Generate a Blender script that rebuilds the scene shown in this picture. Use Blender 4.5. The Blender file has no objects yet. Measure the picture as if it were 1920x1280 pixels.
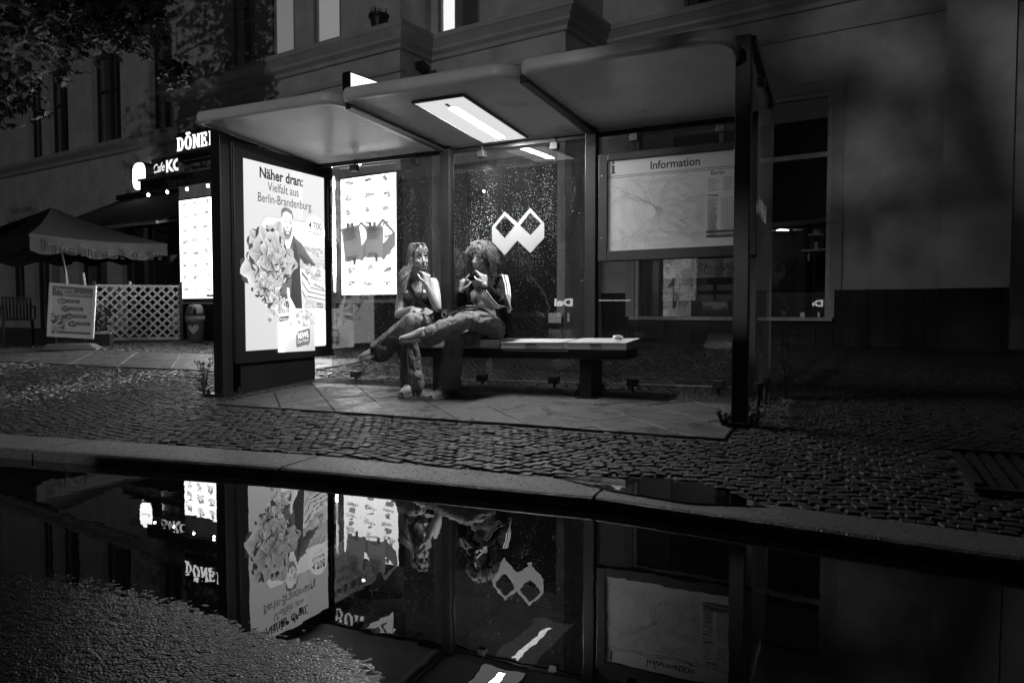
import bpy, bmesh, math, random
from mathutils import Vector, Matrix, noise

R = math.radians
random.seed(7)
sc = bpy.context.scene
COL = sc.collection

# ---------------------------------------------------------------- camera, sky, sun, exposure
cam_d = bpy.data.cameras.new('camera'); cam = bpy.data.objects.new('camera', cam_d); COL.objects.link(cam)
cam_d.sensor_width = 36.0; cam_d.lens = 26.25; cam_d.clip_start = 0.05; cam_d.clip_end = 300
cam.location = (0, 0, 0.9)
cam.rotation_euler = (R(90 - 2.454), 0, R(24.2))
sc.camera = cam

W = bpy.data.worlds.new('World'); sc.world = W; W.use_nodes = True
nt = W.node_tree; bgn = nt.nodes['Background']
sky = nt.nodes.new('ShaderNodeTexSky'); sky.sky_type = 'NISHITA'; sky.sun_disc = False
sky.sun_elevation = R(3); sky.sun_rotation = R(160)
bw = nt.nodes.new('ShaderNodeRGBToBW')
nt.links.new(sky.outputs[0], bw.inputs[0]); nt.links.new(bw.outputs[0], bgn.inputs[0])
bgn.inputs[1].default_value = 0.004
sun_d = bpy.data.lights.new('moon', 'SUN'); sun = bpy.data.objects.new('moon', sun_d); COL.objects.link(sun)
sun_d.energy = 0.01; sun_d.angle = R(0.5); sun.rotation_euler = (R(60), 0, R(20))
LAMP_POWER = 1750.0

vs = sc.view_settings
vs.view_transform = 'Standard'; vs.look = 'None'; vs.exposure = 0.0; vs.gamma = 1.0; vs.use_curve_mapping = False
cy = sc.cycles
cy.use_denoising = True
cy.max_bounces = 8; cy.diffuse_bounces = 3; cy.glossy_bounces = 4; cy.transmission_bounces = 4; cy.transparent_max_bounces = 24
cy.sample_clamp_indirect = 4.0; cy.sample_clamp_direct = 0.0
cy.caustics_reflective = False; cy.caustics_refractive = False

# ---------------------------------------------------------------- helpers
def tag(o, label=None, cat=None, group=None, kind=None):
    if label: o['label'] = label
    if cat: o['category'] = cat
    if group: o['group'] = group
    if kind: o['kind'] = kind
    return o

def empty(name, loc=(0, 0, 0), rz=0.0, parent=None):
    o = bpy.data.objects.new(name, None); o.empty_display_size = 0.1
    o.location = loc; o.rotation_euler = (0, 0, rz); COL.objects.link(o)
    if parent: o.parent = parent
    return o

def mat(name, v, rough=0.6, spec=0.5, var=0.0, scale=8.0, bump=0.0, bscale=60.0, metal=0.0, coat=0.0, stretch=None, detail=6.0, rvar=0.0, ior=1.45):
    m = bpy.data.materials.new(name); m.use_nodes = True
    n = m.node_tree.nodes; l = m.node_tree.links; p = n['Principled BSDF']
    p.inputs['Base Color'].default_value = (v, v, v, 1)
    p.inputs['Roughness'].default_value = rough; p.inputs['Metallic'].default_value = metal
    p.inputs['Specular IOR Level'].default_value = spec; p.inputs['IOR'].default_value = ior
    p.inputs['Coat Weight'].default_value = coat
    if var or bump or rvar:
        tc = n.new('ShaderNodeTexCoord'); src = tc.outputs['Object']
        if stretch:
            mp = n.new('ShaderNodeMapping'); mp.inputs['Scale'].default_value = stretch
            l.new(src, mp.inputs[0]); src = mp.outputs[0]
    if var:
        t = n.new('ShaderNodeTexNoise'); t.inputs['Scale'].default_value = scale; t.inputs['Detail'].default_value = detail
        t.inputs['Roughness'].default_value = 0.65
        l.new(src, t.inputs['Vector'])
        r = n.new('ShaderNodeMapRange'); r.inputs[1].default_value = 0.25; r.inputs[2].default_value = 0.75
        r.inputs[3].default_value = v * (1 - var); r.inputs[4].default_value = v * (1 + var)
        l.new(t.outputs['Fac'], r.inputs[0]); l.new(r.outputs[0], p.inputs['Base Color'])
    if rvar:
        t2 = n.new('ShaderNodeTexNoise'); t2.inputs['Scale'].default_value = scale * 0.7; t2.inputs['Detail'].default_value = 4
        l.new(src, t2.inputs['Vector'])
        r2 = n.new('ShaderNodeMapRange'); r2.inputs[1].default_value = 0.35; r2.inputs[2].default_value = 0.65
        r2.inputs[3].default_value = max(0.03, rough - rvar); r2.inputs[4].default_value = min(1, rough + rvar)
        l.new(t2.outputs['Fac'], r2.inputs[0]); l.new(r2.outputs[0], p.inputs['Roughness'])
    if bump:
        t = n.new('ShaderNodeTexNoise'); t.inputs['Scale'].default_value = bscale; t.inputs['Detail'].default_value = 4
        l.new(src, t.inputs['Vector'])
        b = n.new('ShaderNodeBump'); b.inputs['Strength'].default_value = bump; b.inputs['Distance'].default_value = 0.01
        l.new(t.outputs['Fac'], b.inputs['Height']); l.new(b.outputs[0], p.inputs['Normal'])
    return m

def emit(name, s, v=1.0):
    m = bpy.data.materials.new(name); m.use_nodes = True
    n = m.node_tree.nodes; l = m.node_tree.links; n.remove(n['Principled BSDF'])
    e = n.new('ShaderNodeEmission'); e.inputs[0].default_value = (v, v, v, 1); e.inputs[1].default_value = s
    l.new(e.outputs[0], n['Material Output'].inputs[0])
    return m

def glass(name, refl=1.0, veil=0.0, ior=1.5, rough=0.0, streak=0.0):
    m = bpy.data.materials.new(name); m.use_nodes = True
    n = m.node_tree.nodes; l = m.node_tree.links; n.remove(n['Principled BSDF'])
    tr = n.new('ShaderNodeBsdfTransparent'); tr.inputs[0].default_value = (0.93, 0.93, 0.93, 1)
    gl = n.new('ShaderNodeBsdfGlossy'); gl.inputs['Roughness'].default_value = rough; gl.inputs[0].default_value = (1, 1, 1, 1)
    fr = n.new('ShaderNodeFresnel'); fr.inputs[0].default_value = ior
    mu = n.new('ShaderNodeMath'); mu.operation = 'MULTIPLY_ADD'; mu.inputs[1].default_value = refl * .3; mu.inputs[2].default_value = refl * .06; mu.use_clamp = True
    l.new(fr.outputs[0], mu.inputs[0])
    mx = n.new('ShaderNodeMixShader'); l.new(mu.outputs[0], mx.inputs[0]); l.new(tr.outputs[0], mx.inputs[1]); l.new(gl.outputs[0], mx.inputs[2])
    out = mx.outputs[0]
    if veil:
        df = n.new('ShaderNodeBsdfDiffuse'); df.inputs[0].default_value = (.6, .6, .6, 1)
        tl = n.new('ShaderNodeBsdfTranslucent'); tl.inputs[0].default_value = (.6, .6, .6, 1)
        m2 = n.new('ShaderNodeMixShader'); m2.inputs[0].default_value = 0.5; l.new(df.outputs[0], m2.inputs[1]); l.new(tl.outputs[0], m2.inputs[2])
        tc = n.new('ShaderNodeTexCoord'); mp = n.new('ShaderNodeMapping'); mp.inputs['Scale'].default_value = (9, 1, 2.2)
        l.new(tc.outputs['Object'], mp.inputs[0])
        t = n.new('ShaderNodeTexNoise'); t.inputs['Scale'].default_value = 1.6; t.inputs['Detail'].default_value = 8; t.inputs['Roughness'].default_value = .7
        l.new(mp.outputs[0], t.inputs['Vector'])
        r = n.new('ShaderNodeMapRange'); r.inputs[1].default_value = .35; r.inputs[2].default_value = .8; r.inputs[3].default_value = veil * .25; r.inputs[4].default_value = veil * 1.8
        l.new(t.outputs['Fac'], r.inputs[0])
        m3 = n.new('ShaderNodeMixShader'); l.new(r.outputs[0], m3.inputs[0]); l.new(out, m3.inputs[1]); l.new(m2.outputs[0], m3.inputs[2])
        out = m3.outputs[0]
    l.new(out, n['Material Output'].inputs[0])
    return m

def print_mat(name, strength=None, rough=0.5):
    """Flat print: the grey value of each piece of ink comes from the mesh attribute 'shade'; back-lit if strength is given."""
    m = bpy.data.materials.new(name); m.use_nodes = True
    n = m.node_tree.nodes; l = m.node_tree.links; p = n['Principled BSDF']
    a = n.new('ShaderNodeAttribute'); a.attribute_name = 'shade'
    if strength is None:
        l.new(a.outputs['Color'], p.inputs['Base Color']); p.inputs['Roughness'].default_value = rough
    else:
        p.inputs['Base Color'].default_value = (.02, .02, .02, 1); p.inputs['Roughness'].default_value = 0.3
        l.new(a.outputs['Color'], p.inputs['Emission Color']); p.inputs['Emission Strength'].default_value = strength; m['backlit'] = name + '_ink'
    return m

class MB:
    def __init__(s): s.v = []; s.f = []; s.m = []; s.mi = 0
    def add(s, vs, fs):
        b = len(s.v); s.v += [tuple(v) for v in vs]
        for f in fs: s.f.append(tuple(b + i for i in f)); s.m.append(s.mi)
        return s
    def box(s, x0, x1, y0, y1, z0, z1):
        return s.add([(x0, y0, z0), (x1, y0, z0), (x1, y1, z0), (x0, y1, z0), (x0, y0, z1), (x1, y0, z1), (x1, y1, z1), (x0, y1, z1)],
              [(3, 2, 1, 0), (4, 5, 6, 7), (0, 1, 5, 4), (1, 2, 6, 5), (2, 3, 7, 6), (3, 0, 4, 7)])
    def bar(s, p0, p1, w, h, up=(0, 0, 1)):
        p0 = Vector(p0); p1 = Vector(p1); d = (p1 - p0).normalized(); u = Vector(up); r = d.cross(u)
        if r.length < 1e-4: r = d.cross(Vector((1, 0, 0)))
        r.normalize(); u = r.cross(d).normalized(); vs = []
        for p in (p0, p1):
            for a, b in ((-1, -1), (1, -1), (1, 1), (-1, 1)): vs.append(p + r * a * w / 2 + u * b * h / 2)
        return s.add(vs, [(0, 1, 2, 3), (7, 6, 5, 4), (0, 4, 5, 1), (1, 5, 6, 2), (2, 6, 7, 3), (3, 7, 4, 0)])
    def tube(s, pts, r, n=6, cap=True):
        pts = [Vector(p) for p in pts]; rs = r if isinstance(r, (list, tuple)) else [r] * len(pts)
        vs = []; fs = []; ref = None
        for i, p in enumerate(pts):
            a = pts[max(0, i - 1)]; b = pts[min(len(pts) - 1, i + 1)]; d = (b - a)
            d = d.normalized() if d.length > 1e-9 else Vector((0, 0, 1))
            if ref is None: ref = d.orthogonal().normalized()
            ref = (ref - d * ref.dot(d)); ref = ref.normalized() if ref.length > 1e-6 else d.orthogonal().normalized()
            q = d.cross(ref)
            for k in range(n):
                an = 2 * math.pi * k / n; vs.append(p + (ref * math.cos(an) + q * math.sin(an)) * rs[i])
        for i in range(len(pts) - 1):
            for k in range(n):
                k2 = (k + 1) % n; fs.append((i * n + k, i * n + k2, (i + 1) * n + k2, (i + 1) * n + k))
        if cap: fs.append(tuple(range(n - 1, -1, -1))); fs.append(tuple((len(pts) - 1) * n + k for k in range(n)))
        return s.add(vs, fs)
    def capsule(s, p0, p1, r0, r1=None, n=14):
        r1 = r0 if r1 is None else r1
        p0 = Vector(p0); p1 = Vector(p1); d = p1 - p0; L = d.length
        d = d.normalized() if L > 1e-6 else Vector((0, 0, 1))
        pts = []; rs = []
        for k in range(1, 6):
            a = math.pi / 2 * (k / 5); pts.append(p0 - d * r0 * math.cos(a)); rs.append(max(1e-4, r0 * math.sin(a)))
        for k in range(1, 4): pts.append(p0.lerp(p1, k / 4)); rs.append(r0 + (r1 - r0) * k / 4)
        for k in range(5, 0, -1):
            a = math.pi / 2 * (k / 5); pts.append(p1 + d * r1 * math.cos(a)); rs.append(max(1e-4, r1 * math.sin(a)))
        return s.tube(pts, rs, n)
    def chain(s, pts, rs):
        for i in range(len(pts) - 1): s.capsule(pts[i], pts[i + 1], rs[i], rs[i + 1])
        return s
    def ell(s, c, r, M=None, nu=16, nv=10):
        c = Vector(c); vs = []; fs = []
        for j in range(nv + 1):
            a = math.pi * j / nv
            for i in range(nu):
                b = 2 * math.pi * i / nu; v = Vector((r[0] * math.sin(a) * math.cos(b), r[1] * math.sin(a) * math.sin(b), r[2] * math.cos(a)))
                if M is not None: v = M @ v
                vs.append(c + v)
        for j in range(nv):
            for i in range(nu):
                i2 = (i + 1) % nu; fs.append((j * nu + i, (j + 1) * nu + i, (j + 1) * nu + i2, j * nu + i2))
        return s.add(vs, fs)
    def prism(s, pts2, z0, z1, f=lambda x, y, z: (x, y, z)):
        n = len(pts2); vs = [f(x, y, z0) for x, y in pts2] + [f(x, y, z1) for x, y in pts2]
        fs = [tuple(range(n - 1, -1, -1)), tuple(range(n, 2 * n))] + [(i, (i + 1) % n, n + (i + 1) % n, n + i) for i in range(n)]
        return s.add(vs, fs)
    def lathe(s, prof, c=(0, 0, 0), n=20):
        vs = []; fs = []
        for r, z in prof:
            for k in range(n): a = 2 * math.pi * k / n; vs.append((c[0] + r * math.cos(a), c[1] + r * math.sin(a), c[2] + z))
        for j in range(len(prof) - 1):
            for k in range(n):
                k2 = (k + 1) % n; fs.append((j * n + k, j * n + k2, (j + 1) * n + k2, (j + 1) * n + k))
        fs.append(tuple(range(n - 1, -1, -1))); fs.append(tuple((len(prof) - 1) * n + k for k in range(n)))
        return s.add(vs, fs)
    def mesh(s, name, m, smooth=False):
        me = bpy.data.meshes.new(name); me.from_pydata(s.v, [], s.f)
        for mm in (m if isinstance(m, (list, tuple)) else [m]): me.materials.append(mm)
        if any(s.m): me.polygons.foreach_set('material_index', s.m)
        if smooth: me.polygons.foreach_set('use_smooth', [True] * len(me.polygons))
        me.update(); return me
    def build(s, name, m, parent=None, smooth=False, bevel=0.0, loc=None, kind=None):
        o = bpy.data.objects.new(name, s.mesh(name, m, smooth)); COL.objects.link(o)
        if parent: o.parent = parent
        if loc: o.location = loc
        if bevel:
            b = o.modifiers.new('bevel', 'BEVEL'); b.width = bevel; b.segments = 2; b.limit_method = 'ANGLE'
        if kind: o['kind'] = kind
        return o

def link_mesh(name, me, parent=None, loc=(0, 0, 0), rot=(0, 0, 0), scale=None):
    o = bpy.data.objects.new(name, me); COL.objects.link(o)
    if parent: o.parent = parent
    o.location = loc; o.rotation_euler = rot
    if scale: o.scale = scale
    return o

def bake(o, voxel=0.006, smooth=4, fn=None):
    """Fuse the overlapping volumes of one body or garment into one continuous surface."""
    r = o.modifiers.new('r', 'REMESH'); r.mode = 'VOXEL'; r.voxel_size = voxel; r.adaptivity = 0
    if smooth:
        s = o.modifiers.new('s', 'SMOOTH'); s.factor = 0.5; s.iterations = smooth
    dg = bpy.context.evaluated_depsgraph_get(); dg.update()
    me = bpy.data.meshes.new_from_object(o.evaluated_get(dg))
    old = o.data; mats = list(old.materials); o.modifiers.clear(); o.data = me
    if not me.materials:
        for m in mats: me.materials.append(m)
    if fn:
        me.update(); nrm = [v.normal.copy() for v in me.vertices]
        for v, n in zip(me.vertices, nrm): v.co = v.co + n * fn(v.co, n)
    me.polygons.foreach_set('use_smooth', [True] * len(me.polygons)); me.update()
    return o

_tc = {}
def text2d(s, bold=0.0, outline=0.0):
    key = (s, bold, outline)
    if key in _tc: return _tc[key]
    c = bpy.data.curves.new('t', 'FONT'); c.body = s; c.size = 1.0; c.offset = bold; c.resolution_u = 3
    if outline: c.fill_mode = 'NONE'; c.bevel_depth = outline; c.bevel_resolution = 0
    o = bpy.data.objects.new('t', c); COL.objects.link(o)
    dg = bpy.context.evaluated_depsgraph_get(); dg.update()
    me = o.evaluated_get(dg).to_mesh()
    vs = [(v.co.x, v.co.y) for v in me.vertices]; fs = [tuple(p.vertices) for p in me.polygons]
    if outline: vs = [(v.co.x, v.co.y, v.co.z) for v in me.vertices]
    o.evaluated_get(dg).to_mesh_clear(); bpy.data.objects.remove(o); bpy.data.curves.remove(c)
    _tc[key] = (vs, fs); return vs, fs

class Print:
    """Flat ink on paper: polygons with grey values, each layer a hair above the one below."""
    def __init__(s, w, h): s.w = w; s.h = h; s.v = []; s.f = []; s.c = []; s.k = 0
    def poly(s, pts, g, grad=None):
        s.k += 1; z = s.k * s.dz; b = len(s.v)
        for i, (x, y) in enumerate(pts):
            s.v.append((x, y, z)); s.c.append(g if grad is None else grad[i])
        s.f.append(tuple(range(b, b + len(pts)))); return s
    dz = 0.00002
    def rect(s, x0, y0, x1, y1, g, grad=None): return s.poly([(x0, y0), (x1, y0), (x1, y1), (x0, y1)], g, grad)
    def ell(s, cx, cy, rx, ry, g, n=24, a0=0):
        return s.poly([(cx + rx * math.cos(2 * math.pi * i / n + a0), cy + ry * math.sin(2 * math.pi * i / n + a0)) for i in range(n)], g)
    def rrect(s, x0, y0, x1, y1, r, g):
        pts = []
        for cx, cy_, a in ((x1 - r, y0 + r, -90), (x1 - r, y1 - r, 0), (x0 + r, y1 - r, 90), (x0 + r, y0 + r, 180)):
            for k in range(7): pts.append((cx + r * math.cos(R(a + 15 * k)), cy_ + r * math.sin(R(a + 15 * k))))
        return s.poly(pts, g)
    def line(s, pts, w, g):
        s.k += 1; z = s.k * s.dz
        for (x0, y0), (x1, y1) in zip(pts, pts[1:]):
            dx, dy = x1 - x0, y1 - y0; L = math.hypot(dx, dy) or 1; nx, ny = -dy / L * w / 2, dx / L * w / 2; b = len(s.v)
            s.v += [(x0 + nx, y0 + ny, z), (x0 - nx, y0 - ny, z), (x1 - nx, y1 - ny, z), (x1 + nx, y1 + ny, z)]; s.c += [g] * 4
            s.f.append((b, b + 1, b + 2, b + 3))
        return s
    def text(s, t, x, y, h, g, bold=0.0, w=None, center=False, slant=0.0, rot=0.0):
        vs, fs = text2d(t, bold)
        if not vs: return s
        x0 = min(v[0] for v in vs); x1 = max(v[0] for v in vs); k = h / 0.73
        kx = k if w is None else w / (x1 - x0)
        ox = x - ((x1 - x0) * kx / 2 if center else 0)
        s.k += 1; z = s.k * s.dz; b = len(s.v); ca, sa = math.cos(rot), math.sin(rot)
        for vx, vy in vs:
            px = (vx - x0) * kx + slant * vy * k; py = vy * k
            s.v.append((ox + px * ca - py * sa, y + px * sa + py * ca, z)); s.c.append(g)
        for f in fs: s.f.append(tuple(b + i for i in f))
        return s
    def build(s, name, m, M, parent=None):
        me = bpy.data.meshes.new(name); me.from_pydata([tuple(M @ Vector(v)) for v in s.v], [], s.f); me.materials.append(m)
        if m.get('backlit'):                      # ink over the lit sheet: seen as it is, but the sheet alone is sampled as a lamp
            if m['backlit'] not in bpy.data.materials:
                m2 = m.copy(); m2.name = m['backlit']; m2.cycles.emission_sampling = 'NONE'
            me.materials.append(bpy.data.materials[m['backlit']]); me.polygons.foreach_set('material_index', [0] + [1] * (len(me.polygons) - 1))
        a = me.attributes.new('shade', 'FLOAT_COLOR', 'POINT')
        buf = []
        for g in s.c: buf += [g, g, g, 1.0]
        a.data.foreach_set('color', buf); me.update()
        o = bpy.data.objects.new(name, me); COL.objects.link(o)
        if parent: o.parent = parent
        return o

def frame_mat(o, ux, uy):
    """Matrix that lays print coordinates (x right, y up) on a wall through point o."""
    ux = Vector(ux).normalized(); uy = Vector(uy).normalized(); uz = ux.cross(uy)
    return Matrix(((ux.x, uy.x, uz.x, o[0]), (ux.y, uy.y, uz.y, o[1]), (ux.z, uy.z, uz.z, o[2]), (0, 0, 0, 1)))

def sstep(a, b, x):
    t = max(0.0, min(1.0, (x - a) / (b - a))); return t * t * (3 - 2 * t)

def gz(x, y):
    return 0.06 + 0.045 * (min(y, 10.5) - 3.3) + 0.10 * sstep(-6, -2.5, x) * sstep(7.5, 9.6, y)

# ---------------------------------------------------------------- materials
M_black = mat('black_powder_coat', 0.018, 0.38, 0.5, 0.25, 4, 0.05, 200)
M_dark = mat('dark_metal', 0.03, 0.45, 0.5, 0.3, 5)
M_roof = mat('roof_shell', 0.78, 0.34, 0.6, 0.16, 2.2, 0.03, 30, rvar=0.08)
M_white = mat('white_paint', 0.82, 0.4, 0.5, 0.08, 6)
M_wall = mat('render_wall', 0.56, 0.85, 0.3, 0.30, 2.4, 1.0, 55, detail=14)
M_wall_l = mat('render_wall_light', 0.64, 0.85, 0.3, 0.26, 2.0, 1.0, 55, detail=14)
M_trim = mat('stone_trim', 0.46, 0.8, 0.3, 0.15, 3, 0.2, 60)
M_tile = mat('dark_tile', 0.012, 0.45, 0.35, 0.3, 3)
M_grout = mat('grout', 0.05, 0.9, 0.2, 0.2, 20)
M_frame = mat('window_frame_grey', 0.22, 0.5, 0.4, 0.15, 6)
M_framed = mat('window_frame_dark', 0.05, 0.5, 0.4, 0.15, 6)
M_pane = mat('dark_pane', 0.006, 0.03, 0.5)
M_curtain = mat('curtain', 0.25, 0.9, 0.2, 0.3, 12, stretch=(6, 6, .4))
M_room = mat('dark_room', 0.02, 0.9, 0.2)
M_cobble = mat('cobble_granite', 0.040, 0.52, 0.5, 0.45, 14, 0.5, 120, rvar=0.16)
M_cobble2 = mat('cobble_dark', 0.028, 0.50, 0.5, 0.45, 14, 0.5, 120, rvar=0.16)
M_slab = mat('slab_granite', 0.085, 0.46, 0.5, 0.35, 9, 0.55, 160, rvar=0.2)
M_kerb = mat('kerb_granite', 0.15, 0.42, 0.5, 0.5, 45, 0.8, 110, rvar=0.15)
M_soil = mat('soil_joint', 0.018, 0.75, 0.4, 0.5, 30, 0.8, 80)
M_leaf = mat('leaf', 0.03, 0.65, 0.3, 0.3, 3)
M_weed = mat('weed', 0.10, 0.6, 0.3, 0.3, 5)
M_bark = mat('bark', 0.06, 0.9, 0.2, 0.4, 12, 0.8, 40)
M_skin = mat('skin', 0.38, 0.48, 0.4, 0.07, 14)
M_lips = mat('lips', 0.20, 0.4, 0.5)
M_lash = mat('lash', 0.02, 0.6, 0.3)
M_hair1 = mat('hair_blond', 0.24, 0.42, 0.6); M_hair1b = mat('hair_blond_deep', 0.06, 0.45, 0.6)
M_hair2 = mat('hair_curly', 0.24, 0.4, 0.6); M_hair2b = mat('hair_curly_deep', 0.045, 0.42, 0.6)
M_denim = mat('denim', 0.22, 0.85, 0.2, 0.35, 9, 0.35, 260, stretch=(1, 1, .45))
M_denim2 = mat('denim_grey', 0.23, 0.85, 0.2, 0.35, 9, 0.35, 260, stretch=(1, 1, .45))
M_seam = mat('denim_seam', 0.36, 0.85, 0.2)
M_tank = mat('tank_top', 0.05, 0.85, 0.2, 0.2, 20, 0.2, 200)
M_crop = mat('light_top', 0.42, 0.85, 0.2, 0.1, 20, 0.2, 200)
M_track = mat('track_jacket', 0.010, 0.8, 0.15, 0.3, 9, 0.2, 60)
M_stripe = mat('white_stripe', 0.75, 0.6, 0.3)
M_shoe = mat('sneaker', 0.32, 0.6, 0.3, 0.25, 20); M_sole = mat('rubber_sole', 0.6, 0.7, 0.3, 0.2, 20)
M_bagb = mat('black_bag', 0.015, 0.5, 0.4, 0.3, 12, 0.3, 90)
M_card = mat('cardboard', 0.42, 0.8, 0.2, 0.12, 9)
M_fabric = mat('parasol_fabric', 0.024, 0.85, 0.2, 0.2, 7, 0.3, 30)
M_awn = mat('awning_fabric', 0.045, 0.85, 0.2, 0.25, 5)
M_wood = mat('painted_wood', 0.60, 0.7, 0.3, 0.25, 10)
M_alu = mat('aluminium', 0.55, 0.35, 0.5, 0.1, 10, metal=0.6)
M_rubber = mat('rubber', 0.10, 0.75, 0.3, 0.3, 20)
M_bin = mat('bin_plastic', 0.10, 0.45, 0.5, 0.2, 6)
M_liner = mat('bin_liner', 0.35, 0.35, 0.5, 0.3, 30)
M_glass_wet = glass('wet_glass', 1.2, 0.012)
M_glass = glass('glass_clear', 0.8, 0.004)
M_glass_side = glass('glass_side', 0.8, 0.02)
M_shopglass = glass('shop_glass', 1.0, 0.0)
def scatter(name, v, thru, gloss):
    m = bpy.data.materials.new(name); m.use_nodes = True; n = m.node_tree.nodes; l = m.node_tree.links; n.remove(n['Principled BSDF'])
    a = n.new('ShaderNodeBsdfDiffuse'); b = n.new('ShaderNodeBsdfTranslucent'); g = n.new('ShaderNodeBsdfGlossy'); g.inputs['Roughness'].default_value = .15
    for q in (a, b): q.inputs[0].default_value = (v, v, v, 1)
    m1 = n.new('ShaderNodeMixShader'); m1.inputs[0].default_value = thru; l.new(a.outputs[0], m1.inputs[1]); l.new(b.outputs[0], m1.inputs[2])
    m2 = n.new('ShaderNodeMixShader'); m2.inputs[0].default_value = gloss; l.new(m1.outputs[0], m2.inputs[1]); l.new(g.outputs[0], m2.inputs[2]); l.new(m2.outputs[0], n['Material Output'].inputs[0]); return m
M_drop = scatter('rain_drop', .88, .45, .10)
M_notice = scatter('notice_paper', .75, .3, 0.0)
M_tube = emit('lamp_tube', 360.0)
M_diff = emit('lamp_diffuser', 0.75)
M_bulb = emit('bulb_glow', 26.0)
M_letter = emit('letter_glow', 2.2)
M_lightbox = emit('light_box_face', 3.5)
M_lit = emit('lit_room_dim', 0.27); M_lit2 = emit('lit_room', 0.38); M_lit3 = emit('lit_room_bright', 1.6)
M_hatch = emit('kitchen_light', 40.0)
M_ink = print_mat('paper_print')
M_poster = print_mat('poster_backlit', 1.6)
M_menu = print_mat('menu_backlit', 4.0)

# ---------------------------------------------------------------- setting: road, water, kerb, pavement
YB = [(-9, 1.5), (-4.2, 1.5), (-2.70, 1.58), (-2.38, 1.60), (-2.13, 1.65), (-1.86, 1.64), (-1.59, 1.60), (-1.48, 1.57), (-1.35, 1.59), (-1.25, 1.61), (-1.12, 1.55), (-1.02, 1.47), (-0.9, 1.30), (-0.6, 0.9), (0.2, 0.5), (3, 0.1)]
def lerp_tab(tab, x):
    if x <= tab[0][0]: return tab[0][1]
    for (a, b), (c, d) in zip(tab, tab[1:]):
        if x <= c: return b + (d - b) * (x - a) / (c - a)
    return tab[-1][1]

def road_height(x, y, fine=True):
    z = (lerp_tab(YB, x) - y) * 0.028
    z = max(-0.05, min(0.10, z))
    if fine:
        z += 0.0016 * noise.noise((x * 3.1, y * 3.1, 0)) + 0.0010 * noise.noise((x * 16, y * 16, 3)) + 0.0024 * noise.noise((x * 60, y * 60, 7))
    return z
mb = MB(); vs_, fs_ = [], []
def grid(xs, ys, fn):
    m = MB(); nx, ny = len(xs), len(ys)
    m.v = [(x, y, fn(x, y)) for y in ys for x in xs]
    m.f = [(j * nx + i, j * nx + i + 1, (j + 1) * nx + i + 1, (j + 1) * nx + i) for j in range(ny - 1) for i in range(nx - 1)]
    m.m = [0] * len(m.f); return m
M_road = mat('wet_asphalt', 0.018, 0.17, 0.6, 0.5, 60, 0.0, 0)
def asphalt_bump(m):
    n = m.node_tree.nodes; l = m.node_tree.links; p = n['Principled BSDF']
    tc = n.new('ShaderNodeTexCoord'); v = n.new('ShaderNodeTexVoronoi'); v.inputs['Scale'].default_value = 130
    l.new(tc.outputs['Object'], v.inputs['Vector'])
    t = n.new('ShaderNodeTexNoise'); t.inputs['Scale'].default_value = 260; t.inputs['Detail'].default_value = 3; l.new(tc.outputs['Object'], t.inputs['Vector'])
    ad = n.new('ShaderNodeMath'); ad.operation = 'MULTIPLY_ADD'; ad.inputs[1].default_value = 0.5; l.new(t.outputs['Fac'], ad.inputs[0]); l.new(v.outputs['Distance'], ad.inputs[2])
    b = n.new('ShaderNodeBump'); b.inputs['Strength'].default_value = 0.5; b.inputs['Distance'].default_value = 0.004; b.invert = True
    l.new(ad.outputs[0], b.inputs['Height']); l.new(b.outputs[0], p.inputs['Normal'])
asphalt_bump(M_road)
xs = [-3.4 + i * 0.010 for i in range(330)]; ys = [0.95 + j * 0.008 for j in range(115)]
far_x = [-40, -20, -10, -7, -5.4, -4.2] + xs + [0.2, 0.9, 1.3, 2, 3, 6, 12, 30]
far_y = [-16.0, -10, -5, -2, -0.5, 0.4] + ys + [2.0, 2.4, 2.7, 2.9, 3.6]
road = grid(far_x, far_y, lambda x, y: road_height(x, y, -3.5 < x < 0 and 0.9 < y < 1.9)).build('road', M_road, smooth=True)
tag(road, 'wet dark asphalt road rising out of the puddle', kind='structure')

M_water = bpy.data.materials.new('puddle_water'); M_water.use_nodes = True
def water(m):
    n = m.node_tree.nodes; l = m.node_tree.links; n.remove(n['Principled BSDF'])
    g = n.new('ShaderNodeBsdfGlossy'); g.inputs['Roughness'].default_value = 0.004; g.inputs[0].default_value = (1, 1, 1, 1)
    d = n.new('ShaderNodeBsdfDiffuse'); d.inputs[0].default_value = (.006, .006, .006, 1)
    fr = n.new('ShaderNodeFresnel'); fr.inputs[0].default_value = 1.5
    tc = n.new('ShaderNodeTexCoord'); t = n.new('ShaderNodeTexNoise'); t.inputs['Scale'].default_value = 7; t.inputs['Detail'].default_value = 2
    l.new(tc.outputs['Object'], t.inputs['Vector'])
    b = n.new('ShaderNodeBump'); b.inputs['Strength'].default_value = 0.03; b.inputs['Distance'].default_value = 0.01
    l.new(t.outputs['Fac'], b.inputs['Height']); l.new(b.outputs[0], g.inputs['Normal'])
    mx = n.new('ShaderNodeMixShader'); l.new(fr.outputs[0], mx.inputs[0]); l.new(d.outputs[0], mx.inputs[1]); l.new(g.outputs[0], mx.inputs[2])
    l.new(mx.outputs[0], n['Material Output'].inputs[0])
water(M_water)
mb = MB(); mb.add([(-30, 0.0, 0), (12, 0.0, 0), (12, 3.6, 0), (-30, 3.6, 0)], [(0, 1, 2, 3)])
tag(mb.build('puddle_water', M_water), 'still puddle along the kerb mirroring the lit shelter', kind='structure')

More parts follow.
